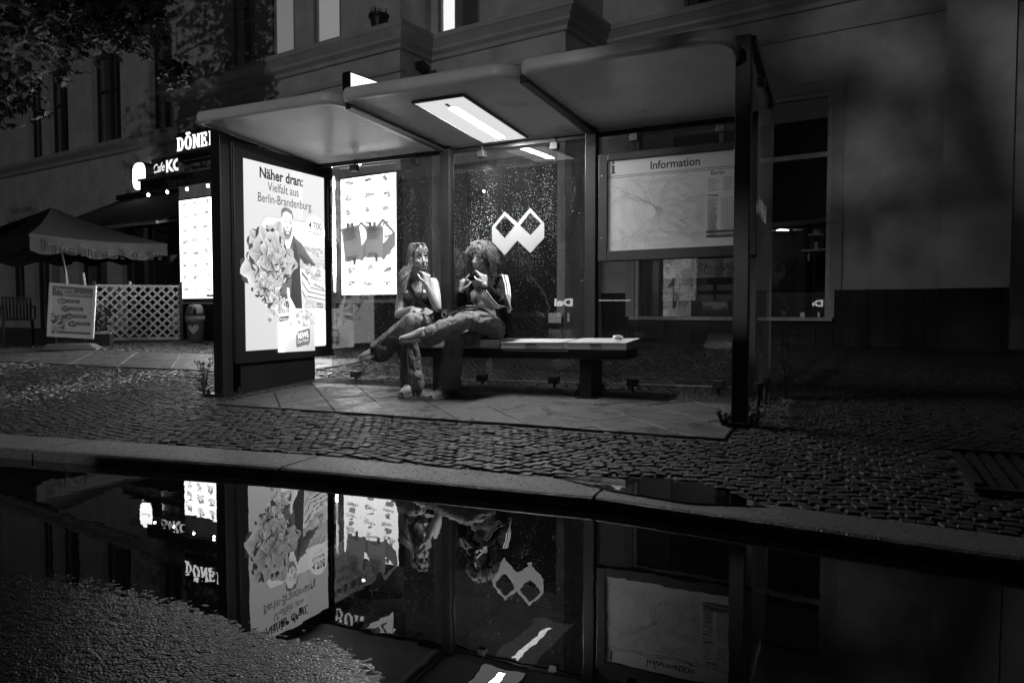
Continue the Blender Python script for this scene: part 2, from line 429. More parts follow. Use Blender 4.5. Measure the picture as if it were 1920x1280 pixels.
KF = [(-40, -1.0), (-14.4, 1.66), (-12.7, 1.86), (-11.05, 2.06), (-9.4, 2.26), (-7.75, 2.46), (-6.08, 2.66), (-4.43, 2.865), (-2.75, 3.085), (-1.03, 3.185), (0.65, 2.98), (2.3, 2.82), (4.0, 2.7), (5.7, 2.6), (30, 1.6)]
KW = [(-40, .38), (-4, .38), (-2.75, .34), (-1.03, .26), (30, .26)]
kf = lambda x: lerp_tab(KF, x); kw = lambda x: lerp_tab(KW, x)
kerb = empty('kerb', (0, 0, 0)); tag(kerb, 'pale granite kerb along the puddle', kind='structure')
for (x0, y0), (x1, y1) in zip(KF[1:-1], KF[2:-1]):
    n_ = 14; m = MB(); g = 0.004
    prof = [(0.0, -0.16), (0.0, 0.028), (0.006, 0.046), (0.02, 0.056), (0.05, 0.060), (1.0, 0.062), (1.0, -0.16)]
    rows = []
    for i in range(n_ + 1):
        t = (g + (1 - 2 * g) * i / n_); x = x0 + (x1 - x0) * t; y = y0 + (y1 - y0) * t; w = kw(x)
        for a, z in prof:
            j = 0.003 * noise.noise((x * 5, a * 9, 2)) if a < 1 else 0
            yy = y + (a if a < .5 else w)
            m.v.append((x, yy + j, z + (0.0025 * noise.noise((x * 9, yy * 9, 5)) if z > 0 else 0)))
    k = len(prof)
    for i in range(n_):
        for q in range(k): m.f.append((i * k + q, i * k + (q + 1) % k, (i + 1) * k + (q + 1) % k, (i + 1) * k + q))
    m.f.append(tuple(range(k))); m.f.append(tuple(n_ * k + q for q in range(k - 1, -1, -1))); m.m = [0] * len(m.f)
    m.build('kerb_stone', M_kerb, kerb)

pave = empty('pavement', (0, 0, 0)); tag(pave, 'wet Berlin pavement of small cobbles and granite slabs', kind='structure')
M_base = mat('pavement_bed', 0.05, 0.5, 0.5, 0.5, 20, 0, 0)
def base_bump(m):
    n = m.node_tree.nodes; l = m.node_tree.links; p = n['Principled BSDF']
    tc = n.new('ShaderNodeTexCoord'); v = n.new('ShaderNodeTexVoronoi'); v.feature = 'DISTANCE_TO_EDGE'; v.inputs['Scale'].default_value = 12
    l.new(tc.outputs['Object'], v.inputs['Vector'])
    r = n.new('ShaderNodeMapRange'); r.inputs[1].default_value = 0; r.inputs[2].default_value = .12; l.new(v.outputs['Distance'], r.inputs[0])
    b = n.new('ShaderNodeBump'); b.inputs['Strength'].default_value = 0.8; b.inputs['Distance'].default_value = 0.012
    l.new(r.outputs[0], b.inputs['Height']); l.new(b.outputs[0], p.inputs['Normal'])
    r3 = n.new('ShaderNodeMapRange'); r3.inputs[1].default_value = 0; r3.inputs[2].default_value = .1; r3.inputs[3].default_value = .015; r3.inputs[4].default_value = .085
    l.new(v.outputs['Distance'], r3.inputs[0]); l.new(r3.outputs[0], p.inputs['Base Color'])
base_bump(M_base)
bx = [-40, -30, -24, -20] + [-18 + .5 * i for i in range(53)] + [10, 14, 20, 30]
m = MB(); prev = None
cols = []
for x in bx:
    y0 = kf(x) + kw(x) - 0.01
    ysx = [y0, 3.6, 4.0, 4.55, 5.2, 6, 7, 7.5, 8, 8.5, 9, 9.6, 10.5, 12, 16, 20]
    cols.append([(x, max(y, y0), gz(x, max(y, y0)) - 0.012) for y in ysx])
nr = len(cols[0])
m.v = [p for c in cols for p in c]
m.f = [(i * nr + j, (i + 1) * nr + j, (i + 1) * nr + j + 1, i * nr + j + 1) for i in range(len(cols) - 1) for j in range(nr - 1)]; m.m = [0] * len(m.f)
m.build('paving_bed', M_base, pave)

# slabs laid on the diagonal under the shelter and along the walkway
def clip(poly, a, b, c):
    """keep a*x+b*y>=c"""
    out = []
    for i in range(len(poly)):
        p, q = poly[i], poly[(i + 1) % len(poly)]; dp = a * p[0] + b * p[1] - c; dq = a * q[0] + b * q[1] - c
        if dp >= 0: out.append(p)
        if dp * dq < 0: t = dp / (dp - dq); out.append((p[0] + (q[0] - p[0]) * t, p[1] + (q[1] - p[1]) * t))
    return out
def inset(poly, g):
    cx = sum(p[0] for p in poly) / len(poly); cy_ = sum(p[1] for p in poly) / len(poly); out = []
    for x, y in poly:
        d = math.hypot(x - cx, y - cy_) or 1; k = max(0.3, 1 - g * 1.3 / d); out.append((cx + (x - cx) * k, cy_ + (y - cy_) * k))
    return out
def slab(poly, gap, lift, name, m_, parent):
    a = inset(poly, gap); b = inset(poly, gap + 0.006); n = len(a); jz = random.uniform(-.003, .003) + lift
    tx, ty = random.uniform(-.004, .004), random.uniform(-.004, .004); cx = sum(p[0] for p in poly) / n; cy_ = sum(p[1] for p in poly) / n
    z = lambda x, y, o: gz(x, y) + jz + o + tx * (x - cx) + ty * (y - cy_)
    m = MB(); m.add([(x, y, gz(x, y) - .03) for x, y in a] + [(x, y, z(x, y, -.004)) for x, y in a] + [(x, y, z(x, y, 0)) for x, y in b],
        [tuple(range(2 * n, 3 * n))] + [(i, (i + 1) % n, n + (i + 1) % n, n + i) for i in range(n)] + [(n + i, n + (i + 1) % n, 2 * n + (i + 1) % n, 2 * n + i) for i in range(n)])
    return m.build(name, m_, parent)
def area(poly): return abs(sum(p[0] * q[1] - q[0] * p[1] for p, q in zip(poly, poly[1:] + poly[:1]))) / 2
def diag_field(x0, x1, y0, y1, step, off_a, off_b, parent, lift, mm):
    ka = int((x0 + y0) / step) - 2; kb = int((x1 + y1) / step) + 2; n = 0
    for i in range(ka, kb):
        a0 = off_a + i * step; a1 = a0 + step; stag = (i % 2) * step * 0.5
        for j in range(int((y0 - x1) / step) - 2, int((y1 - x0) / step) + 2):
            b0 = off_b + j * step + stag; b1 = b0 + step
            P = [((a - b) / 2, (a + b) / 2) for a, b in ((a0, b0), (a0, b1), (a1, b1), (a1, b0))]
            for cl in ((1, 0, x0), (-1, 0, -x1), (0, 1, y0), (0, -1, -y1)):
                if len(P) > 2: P = clip(P, *cl)
            if len(P) > 2 and area(P) > 0.004: slab(P, 0.003, lift, 'paving_slab', mm, parent); n += 1
    return n
diag_field(-4.75, -0.66, 4.6, 5.86, 0.53, 0.0, 0.1, pave, 0.008, M_slab)
diag_field(-13.0, -5.5, 6.35, 7.9, 0.9, 0.0, 0.2, pave, 0.002, M_slab)

# small cobbles: the 300 that show largest are pieces, the rest one mass
def stone_mesh(k):
    rnd = random.Random(k); m = MB(); n = 4; s = 0.0330
    base = [(-s, -s), (s, -s), (s, s), (-s, s)]
    base = [(x + rnd.uniform(-.007, .006), y + rnd.uniform(-.007, .006)) for x, y in base]
    q = [(x * .84 + rnd.uniform(-.002, .002), y * .84 + rnd.uniform(-.002, .002)) for x, y in base]
    tz = [rnd.uniform(-.002, .003) for _ in base]
    m.add([(x, y, -.02) for x, y in base] + [(x * .98, y * .98, -.004) for x, y in base] + [(x, y, .002 + t) for (x, y), t in zip(q, tz)] + [(0, 0, .0035 + rnd.uniform(-.001, .001))],
        [(i, (i + 1) % 4, 4 + (i + 1) % 4, 4 + i) for i in range(4)] + [(4 + i, 4 + (i + 1) % 4, 8 + (i + 1) % 4, 8 + i) for i in range(4)] + [(8 + i, 8 + (i + 1) % 4, 12) for i in range(4)])
    return m
STONES = [stone_mesh(k) for k in range(24)]
ST_ME = [s.mesh('cobblestone', [M_cobble if k % 3 else M_cobble2]) for k, s in enumerate(STONES)]
spots = []
PUD = [(-1.27, 3.44), (-1.16, 3.55), (-1.0, 3.59), (-0.83, 3.66), (-0.62, 3.62), (-0.45, 3.46), (-0.3, 3.3), (-0.62, 3.22), (-0.98, 3.3)]
def in_poly(x, y, P):
    c = False
    for (x0, y0), (x1, y1) in zip(P, P[1:] + P[:1]):
        if (y0 > y) != (y1 > y) and x < (x1 - x0) * (y - y0) / (y1 - y0) + x0: c = not c
    return c
pitch = 0.067
def want(x, y):
    if y < kf(x) + kw(x) + 0.035: return False
    if -4.78 < x < -0.63 and 4.56 < y < 5.9: return False
    if -5.26 < x < -4.85 and 5.1 < y < 6.4: return False
    if x < -5.45 and 6.3 < y < 7.95: return False
    if 0.5 < x < 1.6 and 3.8 < y < 4.75: return False
    if x < -5.3 and y > 6.3: return y < 9.4 and x > -13
    if y > 6.3: return y < (8.2 if x > -0.9 else 9.2)
    return True
row = 0; y = 2.2
while y < 9.4:
    x = -13.0 + (row % 2) * pitch * .5
    while x < 3.0:
        a = 0.16 * math.sin(x * 1.9 + 0.6) + 0.03 * math.sin(x * 6.3)
        px = x + random.uniform(-.009, .009); py = y + a + random.uniform(-.006, .006)
        vx = px * math.cos(R(24.2)) + py * math.sin(R(24.2)); vy = -px * math.sin(R(24.2)) + py * math.cos(R(24.2))
        if vy > 0 and abs(vx) < vy * 0.78 + .35 and want(px, py):
            rot = math.atan(0.16 * 1.9 * math.cos(x * 1.9 + .6)) * .8 + random.uniform(-.17, .17)
            spots.append((vy, px, py, rot))
        x += pitch
    row += 1; y += pitch * 0.96
spots.sort()
mass = MB()
for i, (d, px, py, rot) in enumerate(spots):
    z = gz(px, py) + random.uniform(-.003, .003) - 0.004 - (0.009 if in_poly(px, py, PUD) else 0)
    k = random.randrange(24); s = random.uniform(.86, 1.04)
    if i < 300:
        link_mesh('cobblestone', ST_ME[k], pave, (px, py, z), (random.uniform(-.03, .03), random.uniform(-.03, .03), rot), (s, s, 1))
    else:
        ca, sa = math.cos(rot) * s, math.sin(rot) * s; tx, ty = random.uniform(-.03, .03), random.uniform(-.03, .03)
        mass.mi = 0 if k % 3 else 1
        src = STONES[k]
        mass.add([(px + vx * ca - vy * sa, py + vx * sa + vy * ca, z + vz + (tx * vx + ty * vy)) for vx, vy, vz in src.v], src.f)
mass.build('cobblestones', [M_cobble, M_cobble2], pave, kind='stuff')
m = MB(); m.prism(PUD, 0, 0.001, lambda x, y, z: (x, y, 0.0665 + z))
tag(m.build('pavement_puddle', M_water), 'shallow rain puddle on the cobbles behind the kerb', kind='structure')

grate = empty('tree_grate', (1.0, 4.3, gz(1, 4.3)))
tag(grate, 'dark rectangular iron grating set into the cobbles at the right', 'grating')
m = MB(); m.box(-.47, .58, -.46, -.42, -.02, .004); m.box(-.47, .58, .40, .44, -.02, .034); m.box(-.47, -.43, -.42, .40, -.02, .02); m.box(.54, .58, -.42, .4, -.02, .02); m.build('frame', M_black, grate)
for i in range(14):
    m = MB(); x = -.40 + i * .067; m.add([(x, -.42, -.012), (x + .035, -.42, -.012), (x + .035, .40, .024), (x, .40, .024), (x, -.42, -.04), (x + .035, -.42, -.04), (x + .035, .4, -.01), (x, .4, -.01)], [(0, 1, 2, 3), (4, 5, 1, 0), (5, 6, 2, 1), (6, 7, 3, 2), (7, 4, 0, 3)])
    m.build('bar', M_black, grate)
# ---------------------------------------------------------------- bus shelter
tz = lambda x: 0.0125 * (x + 2.8)
zr = lambda x, y: 2.46 + 0.0125 * (x + 5.0) - 0.05 * (y - 4.68)      # underside of the roof
shelter = empty('bus_shelter', (-2.8, 5.6, 0))
tag(shelter, 'dark framed glass bus shelter with three pale roof shells and a lit ceiling lamp', 'bus shelter')
INV = Matrix.Translation((2.8, -5.6, 0))
def sh(o):
    o.parent = shelter; o.matrix_parent_inverse = INV; return o
for x, y, z1, w in ((-5.075, 5.01, 2.47, .115), (-3.455, 6.2, 2.42, .10), (-2.03, 6.2, 2.44, .10), (-0.64, 5.10, 2.66, .10), (-0.70, 6.2, 2.44, .09)):
    m = MB(); m.box(x - w / 2, x + w / 2, y - w / 2, y + w / 2, gz(x, y) - .05, z1); o = sh(m.build('post', M_black, bevel=.006))
    m = MB(); m.box(x - w, x + w, y - w, y + w, gz(x, y) - .02, gz(x, y) + .018)
    for a in (-1, 1):
        for b in (-1, 1): m.lathe([(.016, 0), (.016, .03), (.008, .034), (.008, .05)], (x + a * w * .78, y + b * w * .78, gz(x, y) + .016), 8)
    m.build('foot_plate', M_black, o)
def shell(x0, x1):
    pts = []
    for cx, cy_, a, rr in ((x1 - .17, 4.68 + .17, -90, .17), (x1 - .02, 6.24 - .02, 0, .02), (x0 + .02, 6.24 - .02, 90, .02), (x0 + .06, 4.68 + .06, 180, .06)):
        for k in range(12): pts.append((cx + rr * math.cos(R(a + 90 * k / 11)), cy_ + rr * math.sin(R(a + 90 * k / 11))))
    n = len(pts); cx, cy_ = (x0 + x1) / 2, 5.46; m = MB(); rings = []
    prof = [(-.12, .012), (-.10, .0115), (-.04, .0), (-.022, .001), (-.008, .008), (-.001, .022), (0, .034), (0, .062), (-.004, .076), (-.014, .090), (-.04, .099), (-.06, .101), (-.5, .11)]
    for off, dz in prof:
        ring = []
        for x, y in pts:
            d = Vector((x - cx, y - cy_)); L = d.length; k = max(.02, (L + off) / L); X = cx + d.x * k; Y = cy_ + d.y * k
            ring.append((X, Y, zr(X, Y) + dz + .004 * noise.noise((X * 2, Y * 2, dz))))
        rings.append(ring)
    for r_ in rings: m.v += r_
    for j in range(len(rings) - 1):
        for i in range(n): m.f.append((j * n + i, j * n + (i + 1) % n, (j + 1) * n + (i + 1) % n, (j + 1) * n + i))
    m.f.append(tuple(range(n - 1, -1, -1))); m.f.append(tuple((len(rings) - 1) * n + i for i in range(n))); m.m = [0] * len(m.f)
    return m
roofs = []
for x0, x1 in ((-5.03, -3.56), (-3.53, -2.09), (-2.055, -0.66)):
    roofs.append(sh(shell(x0, x1).build('roof_shell', M_roof, smooth=True)))
for x in (-3.54, -2.07):
    m = MB(); m.bar((x, 4.80, zr(x, 4.8) + .0), (x + .06, 6.2, zr(x, 6.2) - .005), .055, .06); sh(m.build('roof_beam', M_black))
m = MB(); m.bar((-5.03, 6.235, zr(-5, 6.235) - .02), (-.66, 6.235, zr(-.66, 6.235) - .02), .03, .04); sh(m.build('rear_rail', M_black))
# lamp let into the middle shell
lx0, lx1, ly0, ly1 = -3.04, -2.62, 4.95, 6.13; lzf = lambda x, y: zr(x, y)
def lquad(x0, x1, y0, y1, dz, th):
    m = MB(); P = [(x0, y0), (x1, y0), (x1, y1), (x0, y1)]
    m.add([(x, y, lzf(x, y) + dz) for x, y in P] + [(x, y, lzf(x, y) + dz + th) for x, y in P], [(3, 2, 1, 0), (4, 5, 6, 7), (0, 1, 5, 4), (1, 2, 6, 5), (2, 3, 7, 6), (3, 0, 4, 7)]); return m
lampo = lquad(lx0, lx1, ly0, ly1, -.004, .02).build('ceiling_lamp', M_diff); sh(lampo)
fr = MB(); g = .016
for a in ((lx0 - g, lx1 + g, ly0 - g, ly0), (lx0 - g, lx1 + g, ly1, ly1 + g), (lx0 - g, lx0, ly0, ly1), (lx1, lx1 + g, ly0, ly1)):
    q = lquad(*a, -.009, .025); fr.add(q.v, q.f)
fr.build('lamp_frame', M_frame, lampo)
cxl = (lx0 + lx1) / 2 + .01
m = lquad(cxl - .034, cxl + .034, ly0 + .20, ly1 - .09, -.010, .006); m.build('lamp_tube', M_tube, lampo)
for yy in (ly0 + .13, ly1 - .07):
    m = lquad(cxl - .012, cxl + .012, yy - .03, yy + .03, -.010, .006); m.build('tube_holder', M_frame, lampo)
# glass
def pane(x0, x1, z0, z1, m_, name='glass_pane'):
    m = MB(); m.add([(x0, 6.196, z0 + tz(x0)), (x1, 6.196, z0 + tz(x1)), (x1, 6.204, z0 + tz(x1)), (x0, 6.204, z0 + tz(x0)), (x0, 6.196, z1 + tz(x0)), (x1, 6.196, z1 + tz(x1)), (x1, 6.204, z1 + tz(x1)), (x0, 6.204, z1 + tz(x0))],
        [(3, 2, 1, 0), (4, 5, 6, 7), (0, 1, 5, 4), (1, 2, 6, 5), (2, 3, 7, 6), (3, 0, 4, 7)])
    return sh(m.build(name, m_))
panes = [pane(-4.80, -3.515, .255, 2.335, M_glass_wet), pane(-3.395, -2.09, .255, 2.335, M_glass_wet), pane(-1.97, -.75, .255, 2.335, M_glass)]
edge = mat('glass_edge', .5, .2, .5)
for p_, (x0, x1) in zip(panes, ((-4.80, -3.515), (-3.395, -2.09), (-1.97, -.75))):
    m = MB(); m.bar((x0, 6.2, .252 + tz(x0)), (x1, 6.2, .252 + tz(x1)), .0085, .006); m.build('glass_edge', edge, p_)
def drops(x0, x1, z0, z1, n, seed, dens):
    rnd = random.Random(seed); m = MB(); k = 0
    while k < n:
        x = rnd.uniform(x0, x1); z = rnd.uniform(z0, z1)
        if rnd.random() > dens(x, z): continue
        k += 1; r = .0009 + .0024 * rnd.random() ** 3.2; hh = r * .55; zz = z + tz(x); e = rnd.uniform(.9, 1.7)
        m.add([(x - r, 6.1955, zz), (x, 6.1955, zz - r * e), (x + r, 6.1955, zz), (x, 6.1955, zz + r), (x, 6.1955 - hh, zz - r * .2)], [(0, 1, 4), (1, 2, 4), (2, 3, 4), (3, 0, 4)])
    return m
dn = lambda x, z: (.35 + .65 * sstep(.35, 1.2, z)) * (.35 + .65 * sstep(-.5, .35, noise.noise((x * 9, z * 1.2, 1)))) * (.55 + .45 * sstep(-.3, .4, noise.noise((x * 2, z * 2, 5))))
drops(-4.78, -3.53, .27, 2.25, 9500, 3, dn).build('rain_drops', M_drop, panes[0], kind='stuff')
drops(-3.38, -2.1, .27, 2.22, 6800, 4, lambda x, z: dn(x, z) * (1 - .75 * math.exp(-((x + 2.85) ** 2 + (z - 2.0) ** 2) / .12)) * (1 - .60 * sstep(-2.6, -2.15, x)) * (.25 + .75 * sstep(.9, 1.5, z))).build('rain_drops', M_drop, panes[1], kind='stuff')
drops(-1.95, -.8, .27, 1.3, 130, 5, lambda x, z: 1).build('rain_drops', M_drop, panes[2], kind='stuff')
for i, x in enumerate((-4.51, -3.80, -3.09, -2.375, -1.66, -.95)):
    zt = 2.325 + tz(x); g0 = gz(x, 6.2)
    m = MB(); m.box(x - .036, x + .036, 6.165, 6.235, zt - .03, zt + .03); m.build('clamp', M_dark if i < 3 else M_frame, shelter, bevel=.006).matrix_parent_inverse = INV
    m = MB(); m.tube([(x, 6.212, zt + .03), (x, 6.212, zr(x, 6.2) + .01)], .009, 8); sh(m.build('clamp_rod', M_dark))
    zb = .27 + tz(x)
    m = MB(); m.box(x - .045, x + .045, 6.16, 6.238, zb - .032, zb + .032); sh(m.build('clamp', M_dark, bevel=.006))
    m = MB(); m.tube([(x, 6.2, zb - .03), (x, 6.2, g0 - .03)], .012, 8); sh(m.build('clamp_rod', M_dark))
# folded-ribbon emblem in pale film on two of the panes
def emblem(x0, x1, zt, zb, parent, m_):
    P = Print(1, 1); kx = (x1 - x0) / 253; kz = (zt - zb) / 212
    f = lambda L: [((u - 847) * kx, (600 - v) * kz) for u, v in L]
    P.poly(f([(847, 530), (910, 600), (910, 517), (862, 463), (847, 460)]), .40); P.poly(f([(910, 600), (972, 533), (972, 447), (910, 517)]), .40)
    P.poly(f([(972, 447), (972, 533), (1035, 596), (1035, 511)]), .40); P.poly(f([(1035, 596), (1100, 527), (1100, 457), (1085, 458), (1035, 511)]), .40)
    P.poly(f([(847, 460), (862, 463), (910, 407), (910, 388)]), .40); P.poly(f([(910, 388), (910, 407), (961, 461), (972, 447)]), .40)
    P.poly(f([(972, 447), (984, 461), (1033, 401), (1033, 379)]), .40); P.poly(f([(1033, 379), (1033, 401), (1086, 459), (1100, 457)]), .40)
    return P.build('emblem', m_, frame_mat((x0, 6.194, zb), (1, 0, .0125), (0, 0, 1)), parent)
M_film = print_mat('matt_film', None, .8); M_film.node_tree.nodes['Principled BSDF'].inputs['Transmission Weight'].default_value = .25
for (x0, x1, zt, zb), p_ in (((-2.985, -2.47, 1.785, 1.392), panes[1]), ((-4.56, -4.03, 1.775, 1.375), panes[0])):
    emblem(x0, x1, zt, zb, p_, M_film)
# glass end wall at the right
m = MB(); m.box(-.559, -.551, 5.16, 6.2, .35, 2.43); side = sh(m.build('side_glass', M_glass_side))
m = MB(); m.bar((-.592, 5.09, 2.635), (-.577, 6.28, 2.52), .05, .05); sh(m.build('side_rail', M_black))
m = MB(); m.bar((-.555, 6.203, .35), (-.555, 6.203, 2.45), .009, .006); m.build('glass_edge', edge, side)
for y in (5.35, 5.95):
    m = MB(); m.box(-.585, -.535, y - .03, y + .03, 2.40, 2.46); sh(m.build('clamp', M_dark, bevel=.005))
for y in (5.45, 5.95):
    m = MB(); m.box(-.59, -.53, y - .03, y + .03, .33, .39); sh(m.build('clamp', M_dark, bevel=.005)); m = MB(); m.tube([(-.56, y, .33), (-.56, y, gz(-.56, y) - .02)], .012, 8); sh(m.build('clamp_rod', M_dark))
P = Print(1, 1)
for k in (0, .05): P.line([(k, .12), (k + .018, .01), (k + .036, .10), (k + .054, .01), (k + .072, .12)][:5], .016, .6)
P.text('Wall', .15, .0, .125, .6, .03, w=.34)
P.build('lettering', M_film, frame_mat((-.5490, 5.20, 1.52), (0, 1, 0), (0, 0, 1)), side)

# ---------------------------------------------------------------- advertising box
ad = empty('advertising_box', (-5.08, 5.7, gz(-5.08, 5.7)))
tag(ad, 'tall lit poster box showing a bearded man with a giant lettuce', 'poster box')
AI = Matrix.Translation((5.08, -5.7, -gz(-5.08, 5.7)))
def adp(o): o.parent = ad; o.matrix_parent_inverse = AI; return o
m = MB(); m.box(-5.165, -5.004, 5.075, 6.47, .412, 2.392); adp(m.build('housing', M_black, bevel=.008))
for a in ((5.075, 5.186, .412, 2.392), (6.334, 6.47, .412, 2.392), (5.186, 6.334, .412, .518), (5.186, 6.334, 2.264, 2.392)):
    m = MB(); m.box(-5.004, -4.984, a[0], a[1], a[2], a[3]); adp(m.build('frame', M_black, bevel=.004))
m = MB(); m.box(-5.15, -5.02, 5.16, 6.2, .10, .411); adp(m.build('plinth', M_black, bevel=.006))
m = MB(); m.box(-4.9845, -4.982, 6.385, 6.393, 1.62, 2.18); adp(m.build('frame_edge', M_alu))
PO = Print(1.135, 1.737); rnd = random.Random(11)
def fan(c, ring, gc, gr):
    PO.k += 1; z = PO.k * PO.dz; b = len(PO.v); PO.v.append((c[0], c[1], z)); PO.c.append(gc)
    for i, (x, y) in enumerate(ring): PO.v.append((x, y, z)); PO.c.append(gr if not isinstance(gr, list) else gr[i])
    n = len(ring)
    for i in range(n): PO.f.append((b, b + 1 + i, b + 1 + (i + 1) % n))
def blob(cx, cy_, rx, ry, gc, gr, wav=.08, n=22, rot=0., lobes=5):
    ph = rnd.uniform(0, 6); ring = []
    for i in range(n):
        a = 2 * math.pi * i / n; k = 1 + wav * math.sin(lobes * a + ph) + wav * .5 * rnd.uniform(-1, 1); x, y = rx * k * math.cos(a), ry * k * math.sin(a)
        ring.append((cx + x * math.cos(rot) - y * math.sin(rot), cy_ + x * math.sin(rot) + y * math.cos(rot)))
    fan((cx, cy_), ring, gc, gr)
PO.rect(0, 0, 1.135, 1.737, .6, [.46, .50, .58, .55])
PO.rect(.62, .40, .80, 1.737, .6, [.52, .56, .63, .58])
PO.text('Näher dran:', .205, 1.60, .10, .012, .028, w=.60); PO.text('Vielfalt aus', .31, 1.49, .088, .02, 0., w=.43); PO.text('Berlin-Brandenburg.', .18, 1.376, .088, .02, 0., w=.765)
# speech-bubble window behind the man
PO.rrect(.195, .42, 1.135, 1.262, .12, .50); PO.rrect(.222, .385, 1.135, 1.242, .11, .90)
PO.rect(.70, .78, 1.135, 1.02, .55, [.42, .42, .72, .72])
for k in range(6): PO.rect(.72, .80 + k * .038, 1.135, .812 + k * .038, .36 + .05 * k)
for k in range(26): blob(rnd.uniform(.74, 1.12), rnd.uniform(.92, 1.02), .03, .02, .30, .5, .2, 10)
# the man: trousers and apron, shirt, arm, neck, head
PO.poly([(.56, .39), (.775, .385), (.745, .85), (.80, 1.0), (.70, 1.07), (.42, 1.07), (.36, .95), (.36, .50)], .10, [.08, .05, .09, .16, .14, .12, .13, .09])
for i in range(26):
    x = .365 + i * .0155
    if x < .74: PO.rect(x, .52 if x < .6 else .62, x + .005, 1.03, .19)
for j in range(30): PO.rect(.37, .54 + j * .0165, .735, .545 + j * .0165, .17)
PO.poly([(.60, .39), (.775, .385), (.742, .86), (.70, 1.02), (.655, 1.05)], .05, [.03, .045, .06, .07, .07])
PO.poly([(.70, 1.07), (.78, 1.03), (.86, .94), (.985, .83), (.95, .775), (.86, .79), (.74, .90)], .12, [.16, .17, .13, .10, .07, .05, .06])
for j in range(14): PO.line([(.74 + j * .016, .93 - j * .006), (.79 + j * .014, 1.0 - j * .012)], .004, .2)
PO.poly([(.44, 1.09), (.50, 1.12), (.60, 1.07), (.66, 1.10), (.64, 1.0), (.58, .95), (.47, 1.03)], .85)
PO.poly([(.43, 1.10), (.475, 1.12), (.53, .98), (.47, 1.03)], .09); PO.poly([(.655, 1.11), (.69, 1.07), (.60, .93), (.60, .97)], .11)
fan((.545, 1.21), [(.49 + 0, 1.30), (.50, 1.18), (.51, 1.12), (.54, 1.065), (.575, 1.052), (.61, 1.08), (.632, 1.14), (.645, 1.22), (.645, 1.30), (.60, 1.345), (.53, 1.345)], .92, [.8, .82, .75, .6, .6, .6, .62, .62, .66, .8, .85])
PO.poly([(.505, 1.17), (.515, 1.10), (.54, 1.06), (.575, 1.048), (.61, 1.075), (.63, 1.13), (.638, 1.19), (.615, 1.165), (.605, 1.135), (.545, 1.14), (.525, 1.165)], .17, [.22, .15, .2, .3, .28, .16, .14, .2, .3, .3, .26])
PO.poly([(.55, 1.128), (.60, 1.124), (.585, 1.108), (.56, 1.11)], .9)
PO.poly([(.483, 1.285), (.49, 1.335), (.53, 1.362), (.585, 1.36), (.635, 1.335), (.655, 1.28), (.65, 1.25), (.63, 1.305), (.56, 1.325), (.51, 1.305), (.497, 1.25)], .13, [.1, .1, .12, .16, .12, .1, .1, .2, .22, .2, .12])
for x0, y0 in ((.528, 1.228), (.595, 1.222)): PO.poly([(x0, y0), (x0 + .038, y0 + .004), (x0 + .03, y0 - .006), (x0 + .006, y0 - .007)], .08); PO.line([(x0 - .004, y0 + .022), (x0 + .04, y0 + .024)], .006, .16)
PO.poly([(.562, 1.215), (.578, 1.165), (.592, 1.172), (.576, 1.158), (.553, 1.166)], .35)
# crates
PO.poly([(.77, .815), (.92, .68), (1.135, .63), (1.135, .79), (.98, .82)], .5, [.45, .5, .6, .7, .6])
for k in range(46): blob(rnd.uniform(.80, 1.12), rnd.uniform(.68, .82), rnd.uniform(.018, .045), rnd.uniform(.015, .03), rnd.uniform(.25, .9), rnd.uniform(.15, .7), .25, 11)
PO.poly([(.76, .79), (.925, .665), (.84, .50), (.775, .415), (.765, .6)], .72, [.8, .75, .6, .5, .65]); PO.poly([(.925, .675), (1.135, .62), (1.135, .46), (.84, .495)], .70, [.78, .82, .7, .6])
for k in range(3): PO.line([(.768, .745 - k * .09), (.90 - k * .03, .625 - k * .075)], .010, .06); PO.line([(.90 - k * .028, .60 - k * .045), (1.135, .565 - k * .045)], .009, .06)
for k in range(8): PO.rect(.95 + k * .022, .618 - k * .006, .963 + k * .022, .645 - k * .006, .06)
for k in range(5): PO.poly([(.775 + k * .018, .755 - k * .014), (.79 + k * .018, .743 - k * .014), (.785 + k * .018, .715 - k * .014), (.773 + k * .018, .725 - k * .014)], .08)
PO.poly([(.79, .415), (.845, .49), (1.135, .455), (1.135, .39), (.80, .388)], .45, [.3, .5, .6, .45, .3])
for k in range(40): blob(rnd.uniform(.79, 1.1), rnd.uniform(.392, .43), .016, .012, rnd.uniform(.1, .5), .6, .3, 8)
PO.poly([(1.0, .40), (1.09, .395), (1.09, .435), (1.0, .445)], .08); PO.text('REWE', 1.006, .405, .024, .75, .02, w=.078)
PO.rrect(.66, .0, 1.135, .386, .02, .80)
PO.poly([(.20, .46), (.24, .50), (.40, .50), (.36, .42), (.30, .38)], .06)
